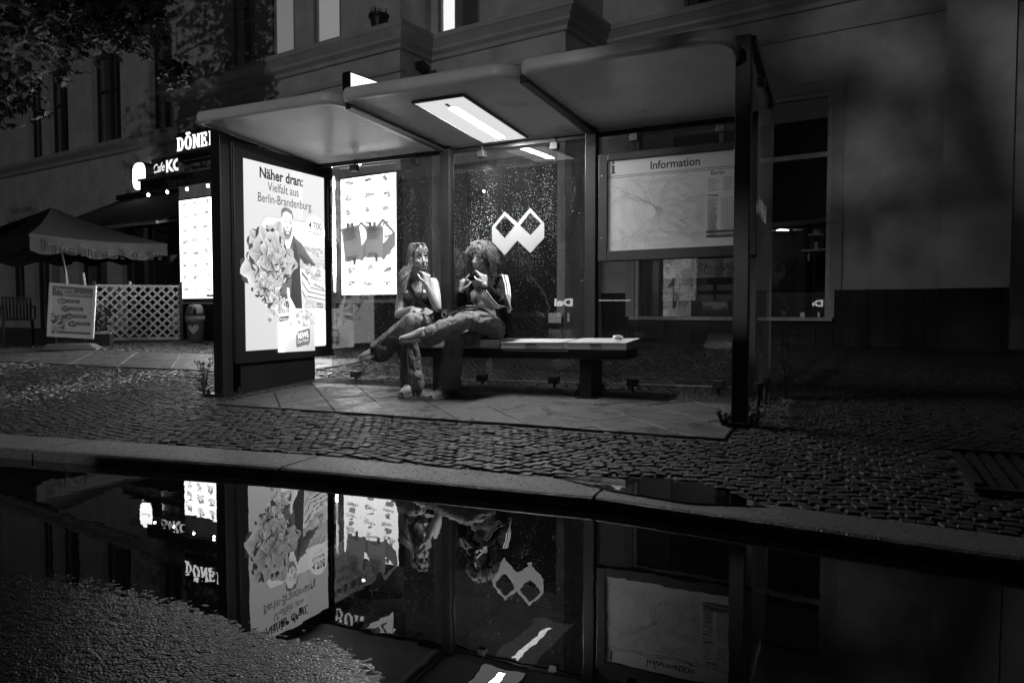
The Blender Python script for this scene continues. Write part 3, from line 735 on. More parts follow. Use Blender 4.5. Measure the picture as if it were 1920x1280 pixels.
# giant lettuce
for (cx, cy_, s0, n_) in ((.30, .83, .31, 13), (.33, .82, .24, 11), (.27, .60, .16, 9), (.37, .83, .15, 9), (.28, .60, .08, 5)):
    for k in range(n_):
        a = 2 * math.pi * k / n_ * 2.4; d = s0 * (1 - .72 * k / n_)
        px, py = cx + d * .72 * math.cos(a), cy_ + d * .78 * math.sin(a); q = s0 * rnd.uniform(.46, .66) * (1 - .30 * k / n_)
        blob(px - .004, py - .010, q * 1.05, q * .80, .06, .05, .12, 22, a)
        g0 = rnd.uniform(.12, .30); w0 = rnd.uniform(.30, .50); rim = [w0 + .12 * math.sin(q_ * .7) + rnd.uniform(-.04, .04) for q_ in range(22)]
        blob(px, py, q, q * .76, g0, rim, .13, 22, a)
        PO.line([(px, py), (px + q * .8 * math.cos(a + .3), py + q * .7 * math.sin(a + .3))], .005, rnd.uniform(.5, .85))
        if k % 2: PO.line([(px + q * .3 * math.cos(a + 1), py + q * .3 * math.sin(a + 1)), (px + q * .7 * math.cos(a + 1.5), py + q * .6 * math.sin(a + 1.5))], .006, .10)
# shopping bag with herbs and a bottle
for k in range(120):
    x, y = rnd.gauss(.42, .07), rnd.gauss(.42, .065)
    if y > .27: blob(x, y, rnd.uniform(.012, .03), rnd.uniform(.01, .02), rnd.uniform(.2, .6), rnd.uniform(.1, .8), .2, 9, rnd.uniform(0, 3))
for k in range(14): PO.line([(.44 + k * .011, .32), (.42 + k * .014, .44 + rnd.uniform(-.04, .05))], .004, rnd.choice((.08, .6)))
PO.poly([(.425, .335), (.575, .345), (.58, .25), (.43, .23)], .85); PO.poly([(.43, .305), (.578, .318), (.578, .275), (.432, .258)], .10)
for k in range(7): PO.rect(.442 + k * .018, .275, .452 + k * .018, .293, .7)
PO.poly([(.545, .59), (.577, .585), (.585, .50), (.66, .40), (.662, .25), (.56, .25), (.57, .42), (.55, .50)], .8, [.9, .8, .8, .85, .75, .6, .6, .85])
PO.ell(.80, .29, .13, .085, .35); 
for k in range(26): blob(rnd.uniform(.66, .92), rnd.uniform(.23, .35), rnd.uniform(.02, .05), rnd.uniform(.02, .035), rnd.uniform(.3, .9), rnd.uniform(.2, .75), .15, 12)
PO.poly([(.41, .25), (.58, .235), (.58, .20), (.74, .17), (.935, .235), (.952, -.043), (.407, -.035)], .60, [.85, .82, .8, .7, .55, .42, .58]); PO.poly([(.60, .205), (.64, .29), (.70, .30), (.69, .19)], .9)
PO.poly([(.41, .25), (.50, .243), (.50, -.038), (.407, -.035)], .75)
PO.poly([(.68, .135), (.69, .155), (.86, .185), (.877, .172), (.873, .045), (.86, .03), (.845, .025), (.85, .008), (.82, .022), (.68, .0), (.665, .015), (.668, .12)], .14)
PO.text('REWE', .695, .085, .058, .92, .03, w=.16, rot=.12); PO.text('Dein Markt', .69, .040, .034, .8, .0, w=.165, rot=.12)
# round badge
PO.ell(.975, 1.165, .152, .163, .98, 40); PO.text('4.700', .872, 1.195, .072, .02, .012, w=.205, rot=-.02); PO.text('Produkte', .87, 1.135, .045, .06, .01, w=.20); PO.text('von hier.', .885, 1.075, .038, .62, 0, w=.165)
poster = adp(PO.build('poster', M_poster, frame_mat((-4.9835, 5.19, .523), (0, 1, 0), (0, 0, 1))))
m = MB(); m.add([(-5.1665, 5.19, .523), (-5.1665, 6.33, .523), (-5.1665, 6.33, 2.26), (-5.1665, 5.19, 2.26)], [(3, 2, 1, 0)])
PB = Print(1, 1); PB.rect(0, 0, 1.14, 1.737, .5); adp(PB.build('rear_poster', M_poster, frame_mat((-5.1665, 6.33, .523), (0, -1, 0), (0, 0, 1))))

# ---------------------------------------------------------------- information board
inf = empty('information_board', (-1.3, 6.14, 1.3)); tag(inf, 'framed city map board headed Information hung on the back glass', 'notice board')
II = Matrix.Translation((1.3, -6.14, -1.3))
def ip(o): o.parent = inf; o.matrix_parent_inverse = II; return o
bx0, bx1, bz0, bz1 = -1.937, -.66, 1.305, 2.20
def skewbox(x0, x1, y0, y1, z0, z1):
    m = MB(); m.box(x0, x1, y0, y1, z0, z1); m.v = [(x, y, z + tz(x) - .011) for x, y, z in m.v]; return m
ip(skewbox(bx0, bx1, 6.105, 6.165, bz0, bz1).build('housing', M_black))
for a in ((bx0, bx0 + .078, bz0, bz1), (bx1 - .06, bx1, bz0, bz1), (bx0 + .078, bx1 - .06, bz0, bz0 + .085), (bx0 + .078, bx1 - .06, bz1 - .06, bz1)):
    ip(skewbox(a[0], a[1], 6.085, 6.105, a[2], a[3]).build('frame', M_dark, bevel=.005))
for z in (2.02, 1.5): m = MB(); m.ell((bx0 + .03, 6.084, z), (.006, .004, .006), None, 8, 6); ip(m.build('screw', M_alu))
MP = Print(1.1, .75); rnd = random.Random(5); G = .52
MP.rect(0, 0, 1.12, .752, G); MP.rect(0, .628, 1.12, .752, G * 1.02); MP.rect(0, .622, 1.12, .627, .06); MP.rect(0, .607, 1.12, .612, .12)
MP.text('Information', .36, .655, .068, .02, .02, w=.40)
MP.ell(.045, .735, .011, .011, .02, 12); MP.rect(.035, .652, .056, .713, .02); MP.rect(.027, .706, .045, .715, .02); MP.rect(.026, .646, .065, .656, .02)
for k in range(520):
    x, y = rnd.uniform(.02, .80), rnd.uniform(.02, .59); MP.rect(x, y, x + rnd.uniform(.003, .02), y + rnd.uniform(.002, .006), rnd.choice((.43, .47, .58, .40)))
def wander(x, y, a, n_, st, g, w):
    pts = [(x, y)]
    for _ in range(n_):
        a += rnd.gauss(0, .22); x += st * math.cos(a); y += st * math.sin(a)
        if not (.01 < x < .80 and .01 < y < .60): break
        pts.append((x, y))
    if len(pts) > 1: MP.line(pts, w, g)
for k in range(13): wander(.43 + rnd.gauss(0, .02), .33 + rnd.gauss(0, .02), 2 * math.pi * k / 13, 26, .02, .22, .0028)
for r_ in (.10, .17, .24): MP.line([(.43 + r_ * 1.3 * math.cos(a * .2) * (1 + .05 * math.sin(a)), .33 + r_ * math.sin(a * .2)) for a in range(33)], .0022, .40)
for k in range(60): wander(rnd.uniform(.02, .8), rnd.uniform(.02, .6), rnd.uniform(0, 6.3), 14, .018, .38, .0018)
MP.rect(.81, .0, 1.12, .600, G * 1.06); MP.text('Berlin', .85, .565, .034, .03, .01)
for c in range(2):
    for k in range(10): MP.rect(.825 + c * .12, .535 - k * .011, .825 + c * .12 + rnd.uniform(.05, .1), .538 - k * .011, .12)
MP.text('Tickets', .823, .395, .022, .03, .015)
for k in range(22):
    y = .375 - k * .0135
    MP.rect(.823, y, .823 + rnd.uniform(.05, .09), y + .005, .15)
    for c in range(6): MP.rect(.93 + c * .02, y, .942 + c * .02, y + .005, .16)
for y in (.075, .11): MP.rect(.815, y, 1.11, y + .017, .08)
ip(MP.build('map_sheet', M_ink, frame_mat((-1.858, 6.104, 1.388), (1, 0, .0125), (0, 0, 1))))

# ---------------------------------------------------------------- bench and what lies on it
bench = empty('bench', (-2.6, 5.9, gz(-2.6, 5.9))); tag(bench, 'long low bench with dark beam on two legs inside the shelter', 'bench')
BI = Matrix.Translation((2.6, -5.9, -gz(-2.6, 5.9)))
def bp(o): o.parent = bench; o.matrix_parent_inverse = BI; return o
def tb(x0, x1, y0, y1, z0, z1): m = MB(); m.box(x0, x1, y0, y1, z0, z1); m.v = [(x, y, z + tz(x)) for x, y, z in m.v]; return m
bp(tb(-3.72, -1.59, 5.74, 6.08, .485, .565).build('beam', M_black, bevel=.006))
for x in (-3.31, -1.935):
    bp(tb(x - .055, x + .055, 5.76, 6.04, .10, .485).build('leg', M_black, bevel=.006)); bp(tb(x - .09, x + .09, 5.74, 6.06, .165, .178).build('foot_plate', M_black))
for x0, x1 in ((-3.70, -3.20), (-3.195, -2.69)):
    bp(tb(x0, x1, 5.725, 6.09, .567, .642).build('seat_pad', M_card, bevel=.010))
bp(tb(-2.66, -2.08, 5.736, 5.742, .548, .556).build('beam_edge', M_alu))
def pizza_box(x0, x1, lift, rot, label):
    b = empty('pizza_box', ((x0 + x1) / 2, 5.9, .566 + tz((x0 + x1) / 2)), rot); b.rotation_euler[1] = -.0125; w = (x1 - x0) / 2
    tag(b, label, 'pizza box', 'flat cardboard boxes on the bench')
    m = MB(); m.box(-w, w, -.18, .19, .0, .050); m.build('tray', M_card, b, bevel=.003)
    m = MB(); m.add([(-w - .002, -.184, .046), (w + .002, -.184, .046), (w + .002, .192, .056), (-w - .002, .192, .056), (-w - .002, -.184, .058), (w + .002, -.184, .058), (w + .002, .192, .074 + lift), (-w - .002, .192, .074 + lift)],
        [(3, 2, 1, 0), (4, 5, 6, 7), (0, 1, 5, 4), (1, 2, 6, 5), (2, 3, 7, 6), (3, 0, 4, 7)]); m.build('lid', M_card, b, bevel=.002)
    m = MB(); m.prism([(-.055, 0), (.055, 0), (.042, -.016), (-.042, -.016)], -.187, -.1845, lambda x, y, z: (x, z, .046 + y)); m.build('tab', M_dark, b)
    return b
pizza_box(-2.675, -2.125, .0, .015, 'cardboard pizza box lying right beside the curly haired woman')
pizza_box(-2.085, -1.575, .006, -.035, 'cardboard pizza box at the right end of the bench with a crumpled wrapper')
m = MB(); m.ell((0, 0, .02), (.045, .025, .02), None, 12, 8); m.v = [(x + .012 * noise.noise((x * 60, y * 60, z * 60)), y + .012 * noise.noise((x * 60, y * 60, z * 60 + 9)), max(0, z + .012 * noise.noise((x * 60, y * 60, z * 60 + 4)))) for x, y, z in m.v]
tag(m.build('crumpled_wrapper', M_alu, loc=(-1.69, 5.86, .655)), 'small crumpled foil wrapper on the right pizza box', 'wrapper')

def notice(px, top, bot, lab, seed):
    o = empty('paper_notice', ((px[0] + px[1]) / 2, 6.19, (top + bot) / 2)); rnd = random.Random(seed); w = px[1] - px[0]; h = top - bot
    m = MB(); rot = px[2]
    for i in range(2):
        for j in range(5):
            x = -w / 2 + w * i; z = -h / 2 + h * j / 4; m.v.append((x * math.cos(rot) - z * math.sin(rot), -.004 - .006 * (j in (0, 4)) - .004 * math.sin(j * 1.7), x * math.sin(rot) + z * math.cos(rot)))
    m.f = [(j, 5 + j, 6 + j, 1 + j) for j in range(4)]; m.m = [0] * 4
    sheet = m.build('sheet', M_notice, o); so = sheet.modifiers.new('s', 'SOLIDIFY'); so.thickness = .0008; so.offset = 1
    P = Print(1, 1)
    for k in range(9): P.rect(-w * .38, h * .40 - k * .012, -w * .38 + w * rnd.uniform(.5, .76), h * .40 - k * .012 + .004, .16)
    P.rect(-w * .30, h * .44, w * .2, h * .455, .10)
    for k in range(3): P.rect(-w * .36, -h * .44 + k * .012, -w * .36 + w * rnd.uniform(.5, .7), -h * .44 + k * .012 + .004, .18)
    P.build('lettering', M_ink, frame_mat((0, -.0145, 0), (math.cos(rot), 0, math.sin(rot)), (-math.sin(rot), 0, math.cos(rot))), o)
    for a, z in ((-.2, h / 2), (.15, -h / 2), (.05, h / 2)):
        m = MB(); m.box(a * w - .016, a * w + .016, -.0165, -.0155, z - .04, z + .035); m.build('tape', mat('tape', .25, .3, .5), o)
    tag(o, lab, 'notice'); return o
notice((-4.64, -4.42, .14), 1.725, 1.385, 'tilted paper notice taped to the left pane, the one nearer the poster box', 1)
notice((-4.365, -4.165, -.02), 1.722, 1.41, 'upright paper notice taped to the left pane, the one nearer the seated women', 2)
# ---------------------------------------------------------------- buildings (local axes: s along the front, d into the depth, z up)
FA = (-10.7, 10.04, 0.0); FR = -R(9.4)
def fpt(s, d, z=0.0):
    c, n = math.cos(FR), math.sin(FR); return Vector((FA[0] + s * c - d * n, FA[1] + s * n + d * c, z))
def fgz(s, d): p = fpt(s, d); return gz(p.x, p.y)
def bobj(name, label, cat): o = empty(name, FA, FR); tag(o, label, cat); return o
def boxp(name, parent, m_, *b, bevel=0.0):
    m = MB()
    for q in b: m.box(*q)
    return m.build(name, m_, parent, bevel=bevel)

apt = bobj('apartment_building', 'old rendered apartment building with stepped cornice, tiled base and lit upper windows', 'building')
# block A: snack bar front, s -.6 .. 4.85, d 0
boxp('wall', apt, M_wall, (-.6, .55, 0, .25, 0, 4.05), (3.50, 4.85, 0, .25, 0, 4.05), (.55, 3.50, 0, .25, 2.95, 4.05), (.55, 3.50, 0, .25, 0, 1.12), (-.6, 4.85, 0, .25, 4.05, 4.66))
boxp('side_wall', apt, M_wall, (4.60, 4.848, .25, .95, 0, 9.0)); boxp('side_wall', apt, M_wall, (-.598, -.35, .25, 2.2, 0, 9.0))
boxp('kitchen_light', apt, M_hatch, (.7, 3.4, 1.3, 1.34, 1.5, 2.6))
boxp('kitchen_wall', apt, M_white, (.5, 3.55, 1.4, 1.45, .9, 3.0), (.45, .5, .25, 1.4, .9, 3.0), (3.55, 3.6, .25, 1.4, .9, 3.0), (.5, 3.55, .25, 1.4, 3.0, 3.05))
boxp('counter', apt, M_alu, (.5, 3.55, -.22, .3, 1.12, 1.16))
CP = [(0, 4.62), (-.06, 4.62), (-.06, 4.68), (-.14, 4.72), (-.14, 4.76), (-.24, 4.84), (-.26, 4.84), (-.26, 4.915), (.05, 4.935), (.05, 4.62)]
def cornice_return(s, d0, d1):
    n = len(CP); m = MB(); m.v = [(s - a, d0 + a, z) for a, z in CP] + [(s - a, d1 + a, z) for a, z in CP]
    m.f = [(i, (i + 1) % n, n + (i + 1) % n, n + i) for i in range(n)] + [tuple(range(n)), tuple(range(2 * n - 1, n - 1, -1))]; m.m = [0] * len(m.f)
    return m.build('cornice', M_trim, apt)
def cornice(s0, s1, d, mit0=1, mit1=1):
    m = MB(); prof = CP
    n = len(prof); m.v = [(s0 - mit0 * a, d + a, z) for a, z in prof] + [(s1 - mit1 * a, d + a, z) for a, z in prof]
    m.f = [(i, (i + 1) % n, n + (i + 1) % n, n + i) for i in range(n)] + [tuple(range(n - 1, -1, -1)), tuple(range(n, 2 * n))]; m.m = [0] * len(m.f)
    return m.build('cornice', M_trim, apt)
cornice(-.6, 4.85, 0, -1, 1); cornice_return(4.85, 0, .7); cornice(4.85, 7.17, .7); cornice_return(7.17, .7, 1.8); cornice(7.17, 16, 1.8, 1, 0)
boxp('frieze', apt, M_trim, (-.64, 4.88, -.045, 0, 4.30, 4.36)); boxp('frieze', apt, M_trim, (4.9, 7.2, .655, .7, 4.30, 4.36)); boxp('frieze', apt, M_trim, (7.2, 16, 1.755, 1.8, 4.30, 4.36))
# upper storey
def upper(s0, s1, d, wins, top=10.0):
    e = s0; bs = []
    for (a, b, *_r) in wins: bs.append((e, a, d, d + .09, 4.66, top)); bs.append((a, b, d, d + .09, 7.4, top)); e = b
    bs.append((e, s1, d, d + .09, 4.66, top)); boxp('upper_wall', apt, M_wall, *bs)
    for (a, b, kind) in wins:
        w = empty('window', (0, 0, 0), parent=apt)
        m = MB(); f = .05
        for q in ((a, a + f), (b - f, b)): m.box(q[0], q[1], d + .02, d + .07, 4.9, 7.4)
        m.box(a + f, b - f, d + .02, d + .07, 4.9, 4.96); m.box(a + f, b - f, d + .02, d + .07, 6.55, 6.62)
        m.build('frame', M_frame, w)
        boxp('pane', w, M_shopglass, (a + f, b - f, d + .04, d + .046, 4.96, 7.4))
        if kind == 0:
            boxp('curtain', w, M_curtain, (a + f, a + (b - a) * .42, d + .2, d + .21, 4.9, 7.4)); boxp('dark_room', w, M_room, (a, b, d + .6, d + .62, 4.6, 7.6))
        elif kind == 3:
            boxp('dark_room', w, M_room, (a, b, d + .6, d + .62, 4.6, 7.6))
        elif kind == 4:
            boxp('lit_room', w, M_lit3, (a - .2, a + .22, d + .13, d + .14, 4.8, 7.5)); boxp('curtain', w, M_curtain, (a + .23, b, d + .11, d + .12, 4.8, 7.5))
        else:
            boxp('lit_room', w, M_lit if kind == 1 else M_lit2, (a - .4, b + .1, d + .13, d + .14, 4.6, 7.6))
            boxp('plant', w, M_dark, *[(a + .1 + k * .06, a + .104 + k * .06, d + .11, d + .114, 4.9, 5.0 + .07 * (k % 2)) for k in range(1, 4)])
upper(-.6, 4.85, 0, [(1.05, 1.62, 0), (2.06, 2.62, 1), (3.06, 3.66, 2)])
upper(4.85, 7.17, .7, [(4.98, 5.75, 4)]); upper(7.17, 16, 1.8, [(8.4, 9.5, 3)])
boxp('upper_return_wall', apt, M_wall, (6.90, 7.168, .79, 1.8, 4.66, 10)); boxp('upper_return_wall', apt, M_wall, (4.60, 4.847, .09, .25, 4.66, 9.0))
# block B: dark shop front behind the shelter
boxp('wall', apt, M_wall, (4.85, 5.02, .7, .95, 0, 4.66), (7.05, 7.17, .7, .95, 0, 4.66), (5.02, 7.05, .7, .95, 3.05, 4.66), (5.02, 7.05, .7, .95, 0, .80))
boxp('return_wall', apt, M_wall_l, (6.92, 7.168, .95, 1.8, 0, 4.66))
wB = empty('shop_window', (0, 0, 0), parent=apt)
boxp('frame', wB, M_framed, (5.02, 5.08, .78, .84, .8, 3.05), (6.99, 7.05, .78, .84, .8, 3.05), (5.08, 6.99, .78, .84, 2.98, 3.05), (5.08, 6.99, .78, .84, .8, .86), (6.0, 6.05, .78, .84, .86, 2.98))
boxp('pane', wB, M_shopglass, (5.08, 6.99, .80, .808, .86, 2.98)); boxp('dark_room', wB, M_room, (5.0, 7.05, 2.4, 2.42, .3, 3.3), (5.0, 7.05, .95, 2.4, .3, .32))
# block C: right hand wall with the big dark window
sw0, sw1, z0, z1, zt0, zt1 = 7.70, 10.33, .80, 2.80, 2.86, 3.60
boxp('wall', apt, M_wall, (7.17, sw0, 1.8, 2.05, 0, 4.66), (sw1, 11.54, 1.8, 2.05, 0, 4.66), (sw0, sw1, 1.8, 2.05, zt1, 4.66), (sw0, sw1, 1.8, 2.05, 0, z0))
boxp('pilaster', apt, M_wall_l, (11.54, 12.2, 1.66, 2.05, 0, 10)); boxp('far_wall', apt, M_wall, (12.2, 16, 1.95, 2.2, 0, 4.66))
boxp('surround', apt, M_trim, (sw0 - .13, sw0, 1.775, 1.80, z0, zt1 + .14), (sw1, sw1 + .14, 1.775, 1.8, 1.14, zt1 + .14), (sw0, sw1, 1.775, 1.8, zt1, zt1 + .14))
wC = empty('shop_window', (0, 0, 0), parent=apt)
boxp('frame', wC, M_wood, (sw0, sw0 + .05, 1.82, 1.9, z0, zt1), (sw1 - .055, sw1, 1.82, 1.9, z0, zt1), (sw0 + .05, sw1 - .055, 1.82, 1.9, z1, zt0), (sw0 + .05, sw1 - .055, 1.82, 1.9, zt1 - .05, zt1), (8.9, 8.95, 1.83, 1.89, z1, zt1))
boxp('sill', wC, M_wood, (sw0 - .05, sw1 + .05, 1.72, 1.9, z0 - .045, z0))
boxp('pane', wC, M_shopglass, (sw0 + .05, sw1 - .055, 1.85, 1.858, z0, z1), (sw0 + .05, sw1 - .055, 1.85, 1.858, zt0, zt1 - .05))
boxp('dark_room', wC, M_room, (sw0 - .3, sw1 + .3, 4.0, 4.02, .3, 3.8), (sw0 - .3, sw1 + .3, 2.05, 4.0, .3, .32))
boxp('display_floor', wC, M_dark, (sw0 + .06, sw1 - .06, 2.06, 2.6, .78, 1.12))
# shelf and lantern seen in the shop window, poster of three bicycles
sh_ = bobj('wall_shelf', 'small pale shelf carrying a lantern behind the dark shop window', 'shelf')
boxp('board', sh_, M_white, (9.92, 10.24, 2.10, 2.32, 1.66, 1.68)); boxp('bracket', sh_, M_white, (9.96, 9.98, 2.3, 2.34, 1.54, 1.66), (10.18, 10.2, 2.3, 2.34, 1.54, 1.66))
la = bobj('lantern', 'small lantern standing on the pale shelf in the shop window', 'lantern')
boxp('post', la, M_frame, *[(a, a + .012, b, b + .012, 1.681, 1.86) for a in (10.02, 10.15) for b in (2.14, 2.26)]); boxp('cap', la, M_white, (10.0, 10.18, 2.12, 2.29, 1.86, 1.88), (10.05, 10.13, 2.16, 2.25, 1.88, 1.93)); boxp('candle', la, M_white, (10.065, 10.11, 2.18, 2.22, 1.681, 1.78))
bk = bobj('bicycle_poster', 'white banner with three bicycles inside the shop window', 'banner')
PBk = Print(1, 1); PBk.rect(0, 0, .92, .26, .5)
for k in range(3):
    cx = .17 + k * .29
    for w in (-.075, .075):
        PBk.ell(cx + w, .10, .058, .058, .05, 20); PBk.ell(cx + w, .10, .048, .048, .5, 20)
    PBk.line([(cx - .075, .10), (cx - .03, .18), (cx + .05, .18), (cx, .10), (cx - .03, .18)], .009, .05); PBk.line([(cx - .075, .1), (cx, .1)], .009, .05); PBk.line([(cx + .075, .1), (cx + .045, .205), (cx + .065, .21)], .009, .05); PBk.line([(cx - .045, .198), (cx - .02, .198)], .012, .05)
PBk.build('sheet', M_ink, frame_mat((8.18, 2.0, 1.34), (1, 0, 0), (0, 0, 1)), bk)
pk = bobj('paper_row', 'rows of small pale cards along the shop window', 'cards')
for j in range(2):
    for k in range(5): boxp('card', pk, M_frame, (8.02 + k * .27, 8.24 + k * .27, 2.02, 2.024, 1.02 + j * .14, 1.10 + j * .14))
# base tiles, one by one
tl = MB(); tl.box(-.097, .097, -.012, .0, -.112, .112); TM = tl.mesh('wall_tile', M_tile)
tl = MB(); tl.box(-.072, .072, -.012, .0, -.094, .094); TM2 = tl.mesh('wall_tile', M_tile)
def tiles(s0, s1, d, z0, z1, me, w, h_, skip=lambda s, z: False):
    n = max(1, round((s1 - s0) / w)); k = max(1, round((z1 - z0) / h_))
    for i in range(n):
        for j in range(k):
            s = s0 + (i + .5) * w; z = z1 - (j + .5) * h_
            if s + w / 2 > s1 + .01 or skip(s, z): continue
            link_mesh('wall_tile', me, apt, (s, d - .012 + random.uniform(-.0015, .0015), z), (random.uniform(-.008, .008), 0, random.uniform(-.008, .008)))
boxp('tile_grout', apt, M_grout, (-.6, .62, -.012, 0, 0, 1.0)); tiles(-.6, .6, -.012 + .012, .2, 1.0, TM, .2, .23)
boxp('tile_grout', apt, M_grout, (3.5, 4.85, -.012, 0, 0, 1.0)); tiles(3.5, 4.85, 0, .2, 1.0, TM, .2, .23)
boxp('tile_grout', apt, M_grout, (4.86, 7.16, .688, .7, 0, .80)); tiles(4.87, 7.16, .70, .2, .8, TM, .2, .23)
boxp('tile_grout', apt, M_grout, (7.18, sw0 - .06, 1.788, 1.8, 0, 1.14), (sw0 - .06, sw1 + .06, 1.788, 1.8, 0, .755), (sw1 + .06, 11.53, 1.788, 1.8, 0, 1.14))
tiles(7.18, 11.53, 1.80, .2, 1.14, TM, .2, .23, lambda s, z: sw0 - .15 < s < sw1 + .16 and z > .66)
boxp('tile_grout', apt, M_grout, (11.53, 12.2, 1.648, 1.66, 0, 1.14)); tiles(11.55, 12.2, 1.66, .2, 1.14, TM2, .147, .19)
boxp('tile_rail', apt, M_grout, (11.525, 11.545, 1.64, 1.66, 0, 1.14))
# serif sign letters
def glyph(ch):
    """strokes of a heavy slab-serif capital on a 1 x 1.4 body as polygons"""
    q = []; r = lambda x0, y0, x1, y1: q.append([(x0, y0), (x1, y0), (x1, y1), (x0, y1)])
    def ring(cx, cy_, rx, ry, tx, ty, a0, a1, n=14):
        for i in range(n):
            a = R(a0 + (a1 - a0) * i / n); b = R(a0 + (a1 - a0) * (i + 1) / n)
            q.append([(cx + rx * math.cos(a), cy_ + ry * math.sin(a)), (cx + rx * math.cos(b), cy_ + ry * math.sin(b)), (cx + (rx - tx) * math.cos(b), cy_ + (ry - ty) * math.sin(b)), (cx + (rx - tx) * math.cos(a), cy_ + (ry - ty) * math.sin(a))])
    if ch in 'DBREN': r(0, 0, .12, .12); r(.12, 0, .29, 1.4); r(0, 1.28, .12, 1.4)
    if ch == 'D': r(.29, 0, .45, .12); r(.29, 1.28, .45, 1.4); ring(.45, .7, .6, .7, .19, .10, -90, 90)
    if ch in 'BR': r(.29, 1.28, .52, 1.4); ring(.52, 1.05, .42, .35,   .18, .10, -90, 90); r(.29, .70, .52, .80)
    if ch == 'B': r(.29, 0, .56, .12); ring(.56, .36, .46, .42, .19, .10, -90, 90)
    if ch == 'R': q.append([(.50, .74), (.75, .70), (1.02, .12), (.80, 0)]); r(.80, 0, 1.10, .12); r(.29, 0, .46, .12)
    if ch == 'E': r(.29, 1.28, .92, 1.4); r(.80, 1.0, .92, 1.28); r(.29, .66, .66, .78); r(.58, .52, .68, .92); r(.29, 0, .95, .12); r(.83, .12, .95, .42)
    if ch == 'N': q.append([(.12, 1.4), (.34, 1.4), (1.05, 0), (.86, 0)]); r(.92, .0, 1.06, 1.28); r(.82, 1.28, 1.18, 1.4)
    if ch in 'OÖ': ring(.55, .7, .55, .72, .20, .10, 0, 360, 28)
    if ch == 'Ö': ring(.36, 1.66, .13, .13, .125, .125, 0, 360, 10); ring(.74, 1.66, .13, .13, .125, .125, 0, 360, 10)
    if ch == 'U': r(.0, 1.28, .46, 1.4); r(.11, .5, .29, 1.28); ring(.54, .5, .43, .5, .18, .12, 180, 360); r(.83, .5, .97, 1.28); r(.72, 1.28, 1.1, 1.4)
    if ch == 'G': ring(.56, .7, .56, .72, .20, .10, 50, 335, 24); r(.86, .12, 1.08, .62); r(.72, .58, 1.16, .70); r(.80, .98, .92, 1.36)
    return q
sign = bobj('snack_bar_sign', 'long black fascia sign with glowing white serif letters reading DÖNER BURGER', 'shop sign')
boxp('board', sign, M_black, (-.375, 4.88, -.16, -.004, 3.56, 4.07), bevel=.01)
def word(w, s, z, hgt, adv):
    for ch in w:
        m = MB(); k = hgt / 1.4
        for i, p in enumerate(glyph(ch)): m.prism([(s + x * k, z + y * k) for x, y in p], -.178 - .0004 * (i % 5), -.16, lambda x, y, zz: (x, zz, y))
        m.build('letter', M_letter, sign); s += adv
word('DÖNER', -.355, 3.745, .235, .236); word('BURGER', 3.58, 3.745, .235, .215)
boxp('trim', sign, M_alu, (-.375, 4.88, -.175, -.16, 3.545, 3.56))
# awning cassette above the counter with hanging bulbs
cas = bobj('awning_cassette', 'closed dark awning box over the snack counter with DÖNER on its valance', 'awning')
m = MB(); m.add([(-.62, -.02, 3.36), (4.85, -.02, 3.36), (4.85, -.70, 3.17), (-.66, -.70, 3.17), (-.62, -.02, 3.28), (4.85, -.02, 3.28), (4.85, -.70, 3.05), (-.66, -.70, 3.05)], [(0, 1, 2, 3), (7, 6, 5, 4), (3, 2, 6, 7), (0, 4, 5, 1), (0, 3, 7, 4), (1, 5, 6, 2)])
m.build('cover', M_framed, cas); boxp('valance', cas, M_awn, (-.66, 4.85, -.705, -.70, 2.955, 3.17)); boxp('front_rail', cas, M_frame, (-.70, 4.85, -.73, -.70, 3.16, 3.195))
VP = Print(1, 1); VP.text('DÖNER', 0, 0, .12, .16, .0, w=.46); VP.build('lettering', M_ink, frame_mat((.20, -.7062, 2.99), (1, 0, 0), (0, 0, 1)), cas)
VP = Print(1, 1); VP.text('BURGER', 0, 0, .12, .16, .0, w=.5); VP.build('lettering', M_ink, frame_mat((3.3, -.7062, 2.99), (1, 0, 0), (0, 0, 1)), cas)
for k in range(10):
    s = -.48 + .575 * k; b = bobj('bulb', 'small glowing bulb, ' + ('first', 'second', 'third', 'fourth', 'fifth', 'sixth', 'seventh', 'eighth', 'ninth', 'tenth')[k] + ' from the left under the awning box', 'bulb'); b['group'] = 'bulbs hung under the awning box'
    p = fpt(s, -.66, 2.915); b.location = p
    m = MB(); m.ell((0, 0, 0), (.022, .022, .028), None, 10, 8); m.build('glass_bulb', M_bulb, b, smooth=True); m = MB(); m.lathe([(.012, .02), (.012, .05), (.004, .055)], (0, 0, 0), 8); m.build('socket', M_black, b)
